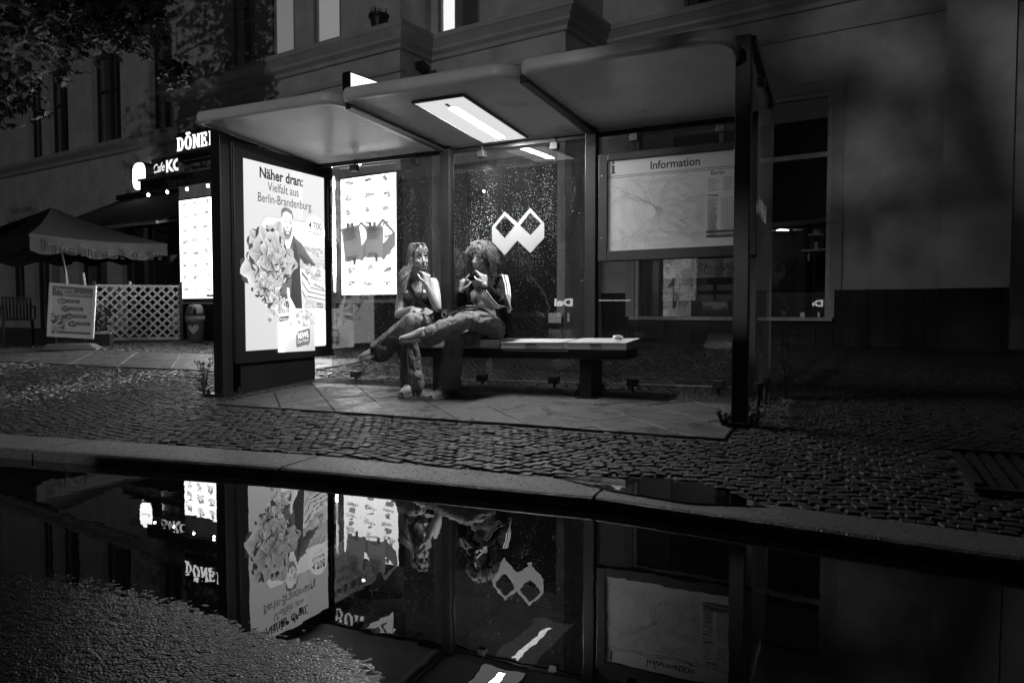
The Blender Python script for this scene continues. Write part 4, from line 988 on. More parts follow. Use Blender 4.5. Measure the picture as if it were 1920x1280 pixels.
# lit menu boards
def menu(s0, s1, z0, z1, label, seed):
    b = bobj('menu_board', label, 'menu board'); rnd = random.Random(seed); w, h_ = s1 - s0, z1 - z0
    boxp('housing', b, M_black, (s0 - .035, s1 + .035, -.10, -.002, z0 - .06, z1 + .03), bevel=.006)
    P = Print(w, h_); P.rect(0, 0, w, h_, .95); n = 0
    cols = 3; rows = int(h_ / .20)
    for j in range(rows):
        for i in range(cols):
            x = w * (i + .18 + rnd.uniform(-.08, .1)) / cols; y = h_ * (j + .25) / rows + rnd.uniform(-.02, .02); ww = w / cols * .62
            g = rnd.choice((.07, .11, .15, .2))
            for k in range(7):
                a = rnd.uniform(0, 6.3); rr = rnd.uniform(.01, .045); P.ell(x + ww * .5 + rr * math.cos(a) * 1.6, y + .10 + rr * math.sin(a) * .8, rnd.uniform(.016, .05), rnd.uniform(.010, .028), rnd.choice((.08, .13, .17, .20, .22)), 9)
            P.rect(x, y + .022, x + ww, y + .030, g * .6); P.rect(x, y + .004, x + ww * rnd.uniform(.5, 1), y + .016, g)
            P.rect(x, y - .016, x + ww * rnd.uniform(.4, .9), y - .006, g * .5)
            if rnd.random() < .5: P.rect(x + ww * .1, y - .05, x + ww * .3, y - .025, .5); P.rect(x + ww * .12, y - .047, x + ww * .28, y - .028, .95)
            for q in range(5): P.rect(x + q * ww * .17, y + .035, x + q * ww * .17 + ww * .11, y + .045, .10)
    P.build('panel', M_menu, frame_mat((s0, -.1015, z0), (1, 0, 0), (0, 0, 1)), b); return b
menu(-.44, .55, 1.10, 2.87, 'tall lit menu board left of the poster box beside the small bin', 1)
menu(3.73, 4.85, 1.12, 2.86, 'tall lit menu board seen through the wet pane behind the paper notices', 2)
# projecting light sign at the corner
ps = bobj('projecting_sign', 'lit white sign box jutting from the corner above the shelter roof', 'shop sign')
boxp('housing', ps, M_black, (4.70, 4.84, -.98, -.20, 3.50, 4.06), bevel=.006)
PS = Print(1, 1); PS.rect(0, 0, .74, .52, .9); PS.text('602', .20, .08, .2, .12, .02, w=.42); PS.line([(.04, .34), (.7, .34)], .008, .4); PS.text('VOR-TR', .10, .39, .07, .3, 0, w=.5)
PS.build('face', print_mat('sign_backlit', 1.6), frame_mat((4.8415, -.96, 3.52), (0, 1, 0), (0, 0, 1)), ps)
m = MB(); m.bar((4.77, -.2, 3.9), (4.77, 0, 3.9), .04, .04); m.bar((4.77, -.2, 4.0), (4.77, 0, 4.0), .04, .04); m.build('bracket', M_black, ps)
fl = bobj('flood_lamp', 'small unlit black flood lamp under the cornice at the building step', 'lamp')
m = MB(); m.box(4.87, 5.03, .30, .46, 4.36, 4.46); m.v = [(a, b, c + (.06 if b < .4 else 0)) for a, b, c in m.v]; m.build('head', M_black, fl, bevel=.01); m = MB(); m.bar((4.85, .4, 4.44), (4.95, .4, 4.44), .03, .03); m.build('arm', M_black, fl)
pt = bobj('flower_pot', 'round dark flower pot with short plants on the cornice above the shelter', 'flower pot')
m = MB(); m.lathe([(.10, 0), (.13, .16), (.15, .17), (.15, .21), (.13, .21), (.12, .17)], (4.52, -.08, 4.93), 16); m.build('pot', M_dark, pt)
m = MB(); rnd = random.Random(9)
for k in range(40):
    a = rnd.uniform(0, 6.3); m.tube([(4.52 + .08 * math.cos(a), -.08 + .08 * math.sin(a), 5.1), (4.52 + .12 * math.cos(a) + rnd.uniform(-.03, .03), -.08 + .12 * math.sin(a), 5.1 + rnd.uniform(.05, .16))], [.008, .002], 4)
m.build('plant', M_leaf, pt)

# left wing with the cafe
cafe = bobj('cafe_building', 'pale rendered cafe building set back on the left with tall dark windows', 'building')
D = 2.0
cw = [(-10.9, -10.12), (-9.72, -8.66), (-7.45, -6.1), (-4.85, -3.9)]
e = -13.0; bs = [(-13.0, -3.2, D, D + .3, 3.0, 4.80)]
for a, b in cw: bs.append((e, a, D, D + .3, 4.80, 10)); bs.append((a, b, D, D + .3, 7.3, 10)); e = b
bs.append((e, -.5, D, D + .3, 4.80, 10))
gw = [(-12.2, -11.35), (-10.75, -9.9), (-8.3, -6.9), (-6.2, -4.2)]; e = -13.0
for a, b in gw: bs.append((e, a, D, D + .3, 0, 3.0)); e = b
bs.append((e, -.5, D, D + .3, 0, 3.0)); boxp('wall', cafe, M_wall_l, *bs)
boxp('left_wall', cafe, M_wall, (-22, -13.0, D - .25, D + .3, 0, 4.62), (-22, -13, D - .1, D + .3, 4.62, 10))
m = MB(); prof = [(0, 4.72), (-.10, 4.74), (-.10, 4.82), (-.24, 4.92), (-.24, 5.02), (0, 5.06)]; n = len(prof)
m.v = [(-22, D + a - .26, z) for a, z in prof] + [(-.6, D + a, z) for a, z in prof]; m.v = [(s, D + a, z) for s in (-13.2, -.6) for a, z in prof]
m.f = [(i, (i + 1) % n, n + (i + 1) % n, n + i) for i in range(n)] + [tuple(range(n - 1, -1, -1)), tuple(range(n, 2 * n))]; m.m = [0] * len(m.f); m.build('cornice', M_trim, cafe)
for a, b in cw:
    w = empty('window', (0, 0, 0), parent=cafe); mid = (a + b) / 2
    boxp('frame', w, M_framed, (a, a + .06, D + .14, D + .2, 5.06, 7.3), (b - .06, b, D + .14, D + .2, 5.06, 7.3), (mid - .05, mid + .05, D + .13, D + .19, 5.06, 7.3), (a + .06, mid - .05, D + .14, D + .2, 6.4, 6.46), (mid + .05, b - .06, D + .14, D + .2, 6.4, 6.46), (a + .06, mid - .05, D + .14, D + .2, 5.06, 5.12), (mid + .05, b - .06, D + .14, D + .2, 5.06, 5.12))
    boxp('pane', w, M_shopglass, (a + .06, mid - .05, D + .165, D + .172, 5.12, 7.3), (mid + .05, b - .06, D + .165, D + .172, 5.12, 7.3)); boxp('dark_room', w, M_room, (a - .1, b + .1, D + .7, D + .72, 4.8, 7.6))
for k, (a, b) in enumerate(gw):
    w = empty('door' if k in (1, 3) else 'window', (0, 0, 0), parent=cafe); zb = .35 if k in (1, 3) else 1.1; mid = (a + b) / 2
    if zb > 1: boxp('apron_wall', cafe, M_wall, (a, b, D + .02, D + .3, 0, zb))
    boxp('frame', w, M_framed, (a, a + .08, D + .12, D + .2, zb, 3.0), (b - .08, b, D + .12, D + .2, zb, 3.0), (a + .08, b - .08, D + .12, D + .2, 2.9, 3.0), (mid - .04, mid + .04, D + .12, D + .2, zb, 2.9), (a + .08, mid - .04, D + .12, D + .2, 2.3, 2.37), (mid + .04, b - .08, D + .12, D + .2, 2.3, 2.37))
    boxp('pane', w, M_shopglass, (a + .08, mid - .04, D + .15, D + .158, zb, 2.9), (mid + .04, b - .08, D + .15, D + .158, zb, 2.9)); boxp('dark_room', w, M_room, (a - .1, b + .1, D + .9, D + .92, 0, 3.2))
for s, l in ((-11.2, 'tall pale poster with small dark pictures on the cafe wall under the parasol'),):
    o = bobj('wall_poster', l, 'poster'); P = Print(1, 1); P.rect(0, 0, .42, 1.15, .42); rnd = random.Random(3)
    for k in range(14): P.ell(.10 + .2 * (k % 2) + rnd.uniform(-.02, .02), 1.05 - k * .072, .028, .028, .06, 10); P.rect(.06 + .2 * (k % 2), 1.0 - k * .072, .16 + .2 * (k % 2), 1.005 - k * .072, .15)
    P.build('sheet', M_ink, frame_mat((-9.72, D - .012, 1.25), (1, 0, 0), (0, 0, 1)), o)
# lightbox, cafe sign, faint wall sign
lb = bobj('light_box', 'glowing rounded light box hanging on the pale cafe wall', 'lamp')
def rr2(x0, x1, z0, z1, r):
    pts = []
    for cx, cz, a in ((x1 - r, z0 + r, -90), (x1 - r, z1 - r, 0), (x0 + r, z1 - r, 90), (x0 + r, z0 + r, 180)):
        for k in range(6): pts.append((cx + r * math.cos(R(a + 18 * k)), cz + r * math.sin(R(a + 18 * k))))
    return pts
m = MB(); m.prism(rr2(-5.10, -4.56, 3.68, 4.34, .2), D - .30, D - .06, lambda x, y, z: (x, z, y)); m.build('body', M_dark, lb)
m = MB(); m.prism(rr2(-5.08, -4.58, 3.70, 4.32, .19), D - .318, D - .30, lambda x, y, z: (x, z, y)); m.build('face', M_lightbox, lb)
m = MB(); m.prism(rr2(-5.04, -4.63, 3.74, 4.28, .16), D - .06, D - .05, lambda x, y, z: (x, z, y)); m.build('rear_glow', M_lightbox, lb)
P = Print(1, 1); P.text('Kindl', 0, 0, .09, .25, .01, w=.34); P.build('lettering', M_ink, frame_mat((-5.0, D - .3195, 3.93), (1, 0, 0), (0, 0, 1)), lb)
m = MB(); m.bar((-4.83, D - .06, 4.2), (-4.83, D, 4.2), .06, .06); m.build('bracket', M_dark, lb)
cs = bobj('cafe_sign', 'long grey wall sign with white lettering starting Cafe KO', 'shop sign')
boxp('board', cs, M_frame, (-4.68, -1.2, D - .09, D - .004, 3.92, 4.42), bevel=.01)
P = Print(1, 1); P.text('Cafe', .05, .13, .21, 1, .01, w=.46, slant=.25, rot=.06); P.text('KONYA', .58, .12, .26, 1, .05, w=1.55)
P.build('lettering', print_mat('sign_letters_lit', 1.1), frame_mat((-4.66, D - .0915, 3.95), (1, 0, 0), (0, 0, 1)), cs)
ts = bobj('faded_wall_sign', 'faded flat wall sign THAI-CHINA SPEZIALITÄTEN above the parasol', 'shop sign')
boxp('board', ts, M_wall, (-12.15, -10.2, D - .10, D - .004, 3.15, 3.98)); P = Print(1, 1); P.text('THAI-CHINA', .25, .48, .17, .14, .01, w=1.4); P.text('SPEZIALITÄTEN', .12, .15, .17, .14, .01, w=1.7)
P.build('lettering', M_ink, frame_mat((-12.15, D - .1015, 3.15), (1, 0, 0), (0, 0, 1)), ts)
# sloping awning of the cafe
aw = bobj('sloping_awning', 'dark sloping fabric awning over the cafe terrace beside the snack bar', 'awning')
m = MB(); N = 24
for j in range(2):
    for i in range(N + 1):
        s = -6.0 + 5.3 * i / N; sag = .012 * (1 if i % 2 else -1); m.v.append((s, D - .1 if j == 0 else -.35, (3.58 if j == 0 else 2.50) + sag))
for i in range(N): m.f.append((i, i + 1, N + 2 + i, N + 1 + i))
m.m = [0] * N; o = m.build('fabric', M_awn, aw); so = o.modifiers.new('s', 'SOLIDIFY'); so.thickness = .01
boxp('front_bar', aw, M_frame, (-6.0, -.7, -.40, -.34, 2.46, 2.51)); boxp('cassette', aw, M_black, (-6.05, -.65, D - .2, D - .01, 3.56, 3.68))
for s in (-5.9, -.8): m = MB(); m.bar((s, D - .05, 3.0), (s, -.36, 2.48), .04, .04); m.build('arm', M_frame, aw)
# ---------------------------------------------------------------- terrace on the left
par = empty('parasol', (-12.35, 8.6, gz(-12.35, 8.6))); tag(par, 'big dark square parasol with outlined lettering round its hanging edge', 'parasol')
pz = gz(-12.35, 8.6)
m = MB(); A0 = Vector((-.25, 0, 2.66 - pz)); c0 = [(1.06, -1.25), (1.06, 1.25), (-1.5, 1.25), (-1.5, -1.25)]; zc = [2.05 - pz, 2.09 - pz, 2.05 - pz, 1.98 - pz]
val = MB(); N = 10
for q in range(4):
    a = Vector((*c0[q], zc[q])); b = Vector((*c0[(q + 1) % 4], zc[(q + 1) % 4])); base = len(m.v)
    for j in range(9):
        for i in range(N + 1):
            e = a.lerp(b, i / N); e.z -= .05 * math.sin(math.pi * i / N); p = A0.lerp(e, j / 8); p.z -= .10 * math.sin(math.pi * j / 8) * (.6 + .4 * math.sin(math.pi * i / N)); m.v.append(tuple(p))
    for j in range(8):
        for i in range(N): k = base + j * (N + 1) + i; m.f.append((k, k + N + 1, k + N + 2, k + 1)); m.m.append(0)
    base = len(val.v)
    for j in range(5):
        for i in range(N * 2 + 1):
            e = a.lerp(b, i / (2 * N)); e.z -= .05 * math.sin(math.pi * i / (2 * N)) + .30 * j / 4 * (.85 + .15 * math.sin(i * .9)); out = Vector((e.x, e.y, 0)).normalized() * (.012 * math.sin(i * 1.3) * j / 4); val.v.append(tuple(e + out))
    for j in range(4):
        for i in range(2 * N): k = base + j * (2 * N + 1) + i; val.f.append((k, k + 2 * N + 1, k + 2 * N + 2, k + 1)); val.m.append(0)
m.build('canopy', M_fabric, par, smooth=True); val.build('valance', M_fabric, par, smooth=True)
m = MB(); m.tube([(.22, 0, 0), (.08, 0, 1.2), (-.25, 0, 2.66 - pz)], .024, 10); m.build('pole', M_alu, par, smooth=True)
m = MB(); m.lathe([(.26, 0), (.26, .08), (.05, .10), (.04, .35)], (.22, 0, -.01), 18); m.build('base', M_dark, par)
for q in range(4): m = MB(); m.bar(A0 - Vector((0, 0, .25)), Vector((*c0[q], zc[q] - .03)), .02, .02); m.build('rib', M_alu, par)
vs, fs = text2d('heineken', 0, .013); x0 = min(v[0] for v in vs); x1 = max(v[0] for v in vs)
m = MB(); m.v = [(1.068, -1.05 + (v[0] - x0) / (x1 - x0) * 2.15, 1.80 - pz + v[1] * .28 + v[2] * .02 - .05 * math.sin(math.pi * ((v[0] - x0) / (x1 - x0)))) for v in vs]; m.f = list(fs); m.m = [0] * len(fs)
m.v = [(v[0] + .012 + .01 * (i % 2), v[1], v[2]) for i, v in enumerate(m.v)]
m.build('lettering', mat('valance_ink', .17, .8), par)

fen = empty('lattice_fence', (-11.3, 9.3, gz(-11.3, 9.3))); tag(fen, 'low pale wooden lattice fence panel of crossed slats by the cafe terrace', 'fence')
a = Vector((-11.88, 8.86)); b = Vector((-10.93, 9.78)); c = (a + b) / 2; fen.location = (c.x, c.y, gz(c.x, c.y)); ang = math.atan2(b.y - a.y, b.x - a.x); fen.rotation_euler[2] = ang
L = (b - a).length; H = 1.0; hl = L / 2
for q, nm in (((-hl, hl, -.02, .02, .03, .08), 'bottom_rail'), ((-hl, hl, -.02, .02, H - .04, H), 'top_rail'), ((-hl - .05, -hl, -.025, .025, 0, H + .06), 'post'), ((hl, hl + .05, -.025, .025, 0, H + .06), 'post')):
    boxp(nm, fen, M_framed if nm == 'post' else M_wood, q)
for sgn in (1, -1):
    k = -H
    while k < L:
        x0, z0_ = k, .08; x1, z1_ = k + H - .12, H - .04
        if x0 < 0: z0_ += -x0; x0 = 0
        if x1 > L: z1_ -= (x1 - L); x1 = L
        if z1_ - z0_ > .03:
            m = MB(); f = lambda x: (x - hl) * sgn
            m.bar((f(x0), -.008 * sgn, z0_), (f(x1), -.008 * sgn, z1_), .014, .034, (0, 0, 1)); m.build('slat', M_wood, fen)
        k += .150
m = MB(); m.ell((-hl * .2, 0, H + .03), (.03, .03, .03), None, 8, 6); m.build('knob', M_wood, fen)

sg = empty('pavement_sign', (-11.15, 7.86, gz(-11.15, 7.86)), R(40)); tag(sg, 'white framed pavement sign headed Vegane Speisekarte on a rubber foot', 'sign board')
m = MB(); m.add([(-.42, -.24, 0), (.44, -.24, 0), (.44, .24, 0), (-.42, .24, 0), (-.30, -.14, .10), (.32, -.14, .10), (.32, .14, .10), (-.30, .14, .10)], [(3, 2, 1, 0), (4, 5, 6, 7), (0, 1, 5, 4), (1, 2, 6, 5), (2, 3, 7, 6), (3, 0, 4, 7)]); m.build('foot', M_rubber, sg, bevel=.03)
tilt = -R(4); sw_, shh = .66, .84
def sgx(x, y, z): ct, st = math.cos(tilt), math.sin(tilt); return (x * ct - z * st, y, x * st + z * ct + .19)
for q in ((-.33, .33, -.02, .02, 0, .045), (-.33, .33, -.02, .02, shh - .045, shh), (-.33, -.285, -.02, .02, .045, shh - .045), (.285, .33, -.02, .02, .045, shh - .045)):
    m = MB(); m.box(*q); m.v = [sgx(*v) for v in m.v]; m.build('frame', M_white, sg, bevel=.004)
m = MB(); m.box(-.285, .285, 0, .015, .045, shh - .045); m.v = [sgx(*v) for v in m.v]; m.build('backing', M_dark, sg)
for x in (-.2, .2): m = MB(); m.bar((x, 0, .08), sgx(x, 0, .02), .03, .012); m.build('spring', M_dark, sg)
SP = Print(1, 1); SP.rect(0, 0, .57, .75, .72); SP.rect(0, .60, .57, .75, .20); SP.text('Vegane', .03, .675, .062, .75, .008, w=.27, slant=.2, rot=.02); SP.text('Speisekarte', .14, .615, .062, .75, .008, w=.40, slant=.2, rot=.03); rnd = random.Random(4)
for k in range(4):
    y = .50 - k * .115; x = .08 + k * .055
    SP.rect(x + .12, y, x + .12 + .19, y + .055, .16); SP.ell(x + .06, y + .02, .065, .048, .14, 18)
    for q in range(14): SP.ell(x + .06 + rnd.uniform(-.04, .04), y + .02 + rnd.uniform(-.03, .03), .016, .012, rnd.choice((.1, .25, .4, .6)), 8)
    for q in range(2): SP.rect(x + .15, y + .014 + q * .02, x + .15 + .12, y + .02 + q * .02, .5)
for q in range(60): SP.ell(rnd.uniform(.01, .2), rnd.uniform(.02, .30), rnd.uniform(.015, .04), rnd.uniform(.01, .03), rnd.choice((.08, .2, .35, .5, .6)), 8)
SP.rect(.1, .02, .57, .05, .12)
SM = frame_mat(sgx(-.285, -.003, .045), (math.cos(tilt), 0, math.sin(tilt)), (-math.sin(tilt), 0, math.cos(tilt)))
SP.build('poster', M_ink, SM, sg)

bn = empty('litter_bin', (-10.28, 9.53, gz(-10.28, 9.53))); tag(bn, 'small round litter bin with domed lid and a heart swirl emblem', 'litter bin')
m = MB(); m.lathe([(.115, 0), (.125, .02), (.150, .38), (.155, .40)], n=24); m.build('body', M_bin, bn, smooth=True)
m = MB(); m.lathe([(.158, .37), (.162, .44), (.150, .455), (.145, .40)], n=24); m.v = [(x + .006 * math.sin(z * 90 + y * 40), y, z + .014 * math.sin(math.atan2(y, x) * 7)) for x, y, z in m.v]; m.build('liner', M_liner, bn, smooth=True)
m = MB(); m.lathe([(.160, .45), (.155, .50), (.125, .60), (.085, .64), (.0, .645)], n=24); m.build('lid', M_bin, bn, smooth=True)
m = MB(); m.add([(-.07, -.158, .48), (.07, -.158, .48), (.055, -.135, .57), (-.055, -.135, .57)], [(0, 1, 2, 3)]); m.v = [(x * .5 + .12, y * .86, z) for x, y, z in m.v]; m.build('flap', M_black, bn)
hm = MB()
for s_ in (1.0, .62, .3):
    hm.tube([(s_ * .075 * math.sin(t) ** 3, 0, s_ * (.068 * math.cos(t) - .027 * math.cos(2 * t) - .010 * math.cos(3 * t)) ) for t in [2 * math.pi * k / 24 for k in range(24)]][:21], .006, 5)
hm.v = [(x * math.cos(.6) + .085, -.119 - .004 + y + x * .55, z + .23) for x, y, z in hm.v]; hm.build('emblem', M_white, bn)
hx = hm
cr = empty('planter_crate', (-11.45, 8.52, gz(-11.45, 8.52)), R(42)); tag(cr, 'low wooden planter crate beside the lattice fence', 'crate')
for q in ((-.24, .24, -.17, -.15, 0, .2), (-.24, .24, .15, .17, 0, .2), (-.24, -.22, -.15, .15, 0, .2), (.22, .24, -.15, .15, 0, .2)): boxp('board', cr, M_dark, q)
boxp('rim', cr, M_wood, (-.26, .26, -.19, -.14, .2, .235), (-.26, .26, .14, .19, .2, .235)); boxp('soil', cr, M_soil, (-.22, .22, -.15, .15, 0, .17))
def bush(name, label, loc, h, r, n, seed, cat='plant'):
    o = empty(name, loc); tag(o, label, cat); rnd = random.Random(seed); m = MB(); st = MB()
    for k in range(n):
        a = rnd.uniform(0, 6.3); d = r * rnd.random() ** .5; z = h * rnd.uniform(.25, 1); p = Vector((d * math.cos(a) * (.5 + .5 * z / h), d * math.sin(a) * (.5 + .5 * z / h), z)); u = Vector((rnd.gauss(0, 1), rnd.gauss(0, 1), rnd.gauss(0, .6))).normalized(); w = u.orthogonal().normalized(); s = rnd.uniform(.03, .06)
        m.add([p - u * s, p - w * s * .4, p + u * s, p + w * s * .4], [(0, 1, 2, 3)])
        if k % 6 == 0: st.tube([(0, 0, 0), tuple(p)], [.008, .003], 4)
    m.build('leaves', M_leaf, o); st.build('stems', M_bark, o); return o
bush('potted_shrub', 'dark leafy shrub growing between the pavement sign and the lattice fence', (-11.75, 8.75, gz(-11.75, 8.75)), .62, .28, 160, 2)
def chair(x, y, rz, label):
    o = empty('terrace_chair', (x, y, gz(x, y)), rz); tag(o, label, 'chair', 'chairs on the cafe terrace')
    boxp('seat', o, M_dark, (-.23, .23, -.23, .23, .42, .46), bevel=.01)
    for sx in (-1, 1):
        for sy in (-1, 1): m = MB(); m.tube([(sx * .21, sy * .21, .42), (sx * .23, sy * .24, 0)], .016, 6); m.build('leg', M_dark, o)
    m = MB(); 
    for k in range(9): x_ = -.2 + .05 * k; m.bar((x_, .22, .46), (x_ * 1.02, .30, .84 - .4 * x_ * x_), .034, .012)
    m.bar((-.23, .30, .82), (.23, .30, .82), .05, .025); m.build('backrest', M_dark, o)
    for sx in (-1, 1): m = MB(); m.tube([(sx * .23, .26, .66), (sx * .25, -.1, .66), (sx * .24, -.2, .44)], .016, 6); m.build('armrest', M_dark, o)
chair(-13.2, 8.35, R(60), 'dark terrace chair nearest the left picture edge under the parasol'); chair(-12.35, 9.25, R(-60), 'dark terrace chair behind the pavement sign')
tb_ = empty('terrace_table', (-12.75, 8.95, gz(-12.75, 8.95))); tag(tb_, 'dark bistro table under the parasol between two chairs', 'table')
m = MB(); m.lathe([(.36, .72), (.36, .745)], n=24); m.build('top', M_dark, tb_); m = MB(); m.lathe([(.2, 0), (.03, .03), (.03, .72)], n=12); m.build('stand', M_dark, tb_)
pol = empty('leaning_pole', (-11.9, 8.75, gz(-11.9, 8.75))); tag(pol, 'thin pale wooden pole leaning at the left end of the lattice fence', 'pole')
m = MB(); m.tube([(.06, .02, 0), (-.1, -.03, 1.22)], .022, 8); m.build('shaft', M_wood, pol)

# ---------------------------------------------------------------- trees, weeds
def leaf_pts(s):
    return [(0, 0), (.30 * s, .10 * s), (.52 * s, .34 * s), (.28 * s, .38 * s), (.34 * s, .78 * s), (.12 * s, .62 * s), (0, 1.0 * s), (-.12 * s, .62 * s), (-.34 * s, .78 * s), (-.28 * s, .38 * s), (-.52 * s, .34 * s), (-.30 * s, .10 * s)]
def tree(label, base, clusters, n, seed, trunk_h, lsize):
    o = empty('maple_tree', base); tag(o, label, 'tree'); rnd = random.Random(seed); B = Vector(base)
    m = MB(); top = Vector((.1, .05, trunk_h)); m.tube([(0, 0, -.1), (.03, .02, .6), (.02, .04, trunk_h * .6), tuple(top)], [.26, .19, .16, .12], 10); m.build('trunk', M_bark, o, smooth=True)
    lm = MB(); lf = MB()
    for (cx, cy_, cz, r, w) in clusters:
        c = Vector((cx, cy_, cz)) - B; mid = top.lerp(c, .5) + Vector((0, 0, .9)); q3 = top.lerp(c, .8) + Vector((rnd.gauss(0, .1), rnd.gauss(0, .1), .5)); lm.tube([tuple(top * .95), tuple(mid), tuple(q3), tuple(c)], [.06, .030, .016, .006], 6)
        for k in range(int(n * w)):
            v = Vector((rnd.gauss(0, 1), rnd.gauss(0, 1), rnd.gauss(0, .8))).normalized() * r * rnd.random() ** .45; p = c + v
            if k % 14 == 0: lm.tube([tuple(c + v * .2), tuple(p)], [.010, .003], 4)
            nrm = Vector((rnd.gauss(0, .5), rnd.gauss(0, .5), 1)).normalized(); d = Vector((rnd.gauss(0, 1), rnd.gauss(0, 1), -.7)).normalized(); d = (d - nrm * d.dot(nrm)).normalized(); sd = d.cross(nrm); s = lsize * rnd.uniform(.7, 1.25)
            lf.add([p + d * y + sd * x + nrm * (-.9 * x * x / s - .25 * y * y / s) for x, y in leaf_pts(s)], [(0, 1, 2, 3, 4, 5, 6, 7, 8, 9, 10, 11)])
    lm.build('limb', M_bark, o); lf.build('crown', M_leaf, o); return o
cl = []
rnd = random.Random(21)
for px, py, pz_, r, w in ((-9.0, 6.9, 5.4, .9, 1), (-8.7, 7.0, 5.0, .6, 1), (-8.5, 6.9, 4.6, .5, .6), (-8.9, 6.4, 4.5, .5, .6), (-7.95, 7.1, 3.95, .24, .22), (-9.9, 6.5, 4.6, .8, 1), (-9.6, 6.0, 3.6, .5, .5), (-10.1, 5.6, 3.2, .45, .45), (-9.0, 6.6, 6.2, .9, 1.2), (-8.6, 7.2, 5.7, .6, .8), (-10.4, 6.0, 6.0, 1.2, 1.2), (-9.9, 5.7, 2.55, .22, .14), (-11.5, 5, 5, 1.3, 1)):
    cl.append((px, py, pz_, r, w))
tree('dark maple tree overhanging the cafe front at the upper left', (-11.6, 4.6, gz(-11.6, 4.6)), cl, 430, 5, 3.6, .135)
cl2 = [(-2.75 + rnd.gauss(0, .55), -5.6 + rnd.gauss(0, .6), 4.5 + rnd.gauss(0, .8), .42, 1) for _ in range(11)]
tree('maple tree across the road shading the right hand wall', (-1.6, -6.4, 0), cl2, 75, 6, 2.8, .17)
def weed(loc, h, n, seed, label):
    o = empty('weed', loc); tag(o, label, 'weed', 'weeds growing from the paving joints'); rnd = random.Random(seed); m = MB(); l = MB()
    for k in range(n):
        a = rnd.uniform(0, 6.3); hh = h * rnd.uniform(.5, 1); b = Vector((.09 * h * math.cos(a), .09 * h * math.sin(a), 0)) * rnd.uniform(1, 4); pts = [Vector((0, 0, 0)), b * .3 + Vector((0, 0, hh * .5)), b + Vector((0, 0, hh))]; m.tube(pts, [.0045, .003, .0015], 4)
        for q in range(9):
            t = rnd.uniform(.3, 1); p = pts[1].lerp(pts[2], (t - .3) / .7) if t > .4 else pts[0].lerp(pts[1], t / .5); d = Vector((rnd.gauss(0, 1), rnd.gauss(0, 1), .6)).normalized(); s = rnd.uniform(.02, .055); w = d.orthogonal().normalized() * s * .18
            l.add([p, p + d * s * .5 + w, p + d * s, p + d * s * .5 - w], [(0, 1, 2, 3)])
    m.build('stem', M_weed, o); l.build('leaf', M_weed, o); return o
for i, (x, y, h, n, l) in enumerate(((-.44, 6.35, .62, 5, 'tall spindly weed behind the right glass end wall'), (-.70, 6.33, .5, 4, 'thin weed seen through the right glass end wall'), (-.98, 6.3, .38, 3, 'weed with a single flower spike behind the map board pane'), (-5.35, 5.05, .34, 6, 'bushy weed at the foot of the left shelter post'), (-5.2, 4.9, .20, 6, 'low weed in front of the left shelter post'), (-.52, 5.0, .14, 7, 'low weed tuft right of the right shelter post'), (-.74, 5.0, .13, 7, 'low weed tuft left of the right shelter post'))):
    weed((x, y, gz(x, y)), h, n, i + 3, l)
m = MB(); rnd = random.Random(8)
for k in range(5200):
    x = rnd.uniform(-4.9, -.4); y = 6.08 + rnd.gauss(0, .085)
    if noise.noise((x * 2.2, y * 3, 0)) < -.1 + .25 * rnd.random(): continue
    z = gz(x, y) - .004; h = rnd.uniform(.012, .05); a = rnd.uniform(0, 6.3); d = Vector((math.cos(a), math.sin(a), 0)) * h * rnd.uniform(.3, 1.3); s = Vector((-math.sin(a), math.cos(a), 0)) * .003
    m.add([Vector((x, y, z)) - s, Vector((x, y, z)) + s, Vector((x, y, z + h)) + d], [(0, 1, 2)])
tag(m.build('weeds', M_weed), 'short scruffy weeds and litter along the foot of the back glass', kind='stuff')
m = MB(); 
cols2 = [(-4.9 + i * .15, [5.88, 6.0, 6.1, 6.2, 6.33]) for i in range(29)]
m.v = [(x, y, gz(x, y) + .006 * noise.noise((x * 6, y * 6, 0)) - .002 + .016 * math.sin(math.pi * (y - 5.88) / .45)) for x, ys in cols2 for y in ys]
m.f = [(i * 5 + j, (i + 1) * 5 + j, (i + 1) * 5 + j + 1, i * 5 + j + 1) for i in range(28) for j in range(4)]; m.m = [0] * len(m.f); m.build('soil_strip', M_soil, pave)

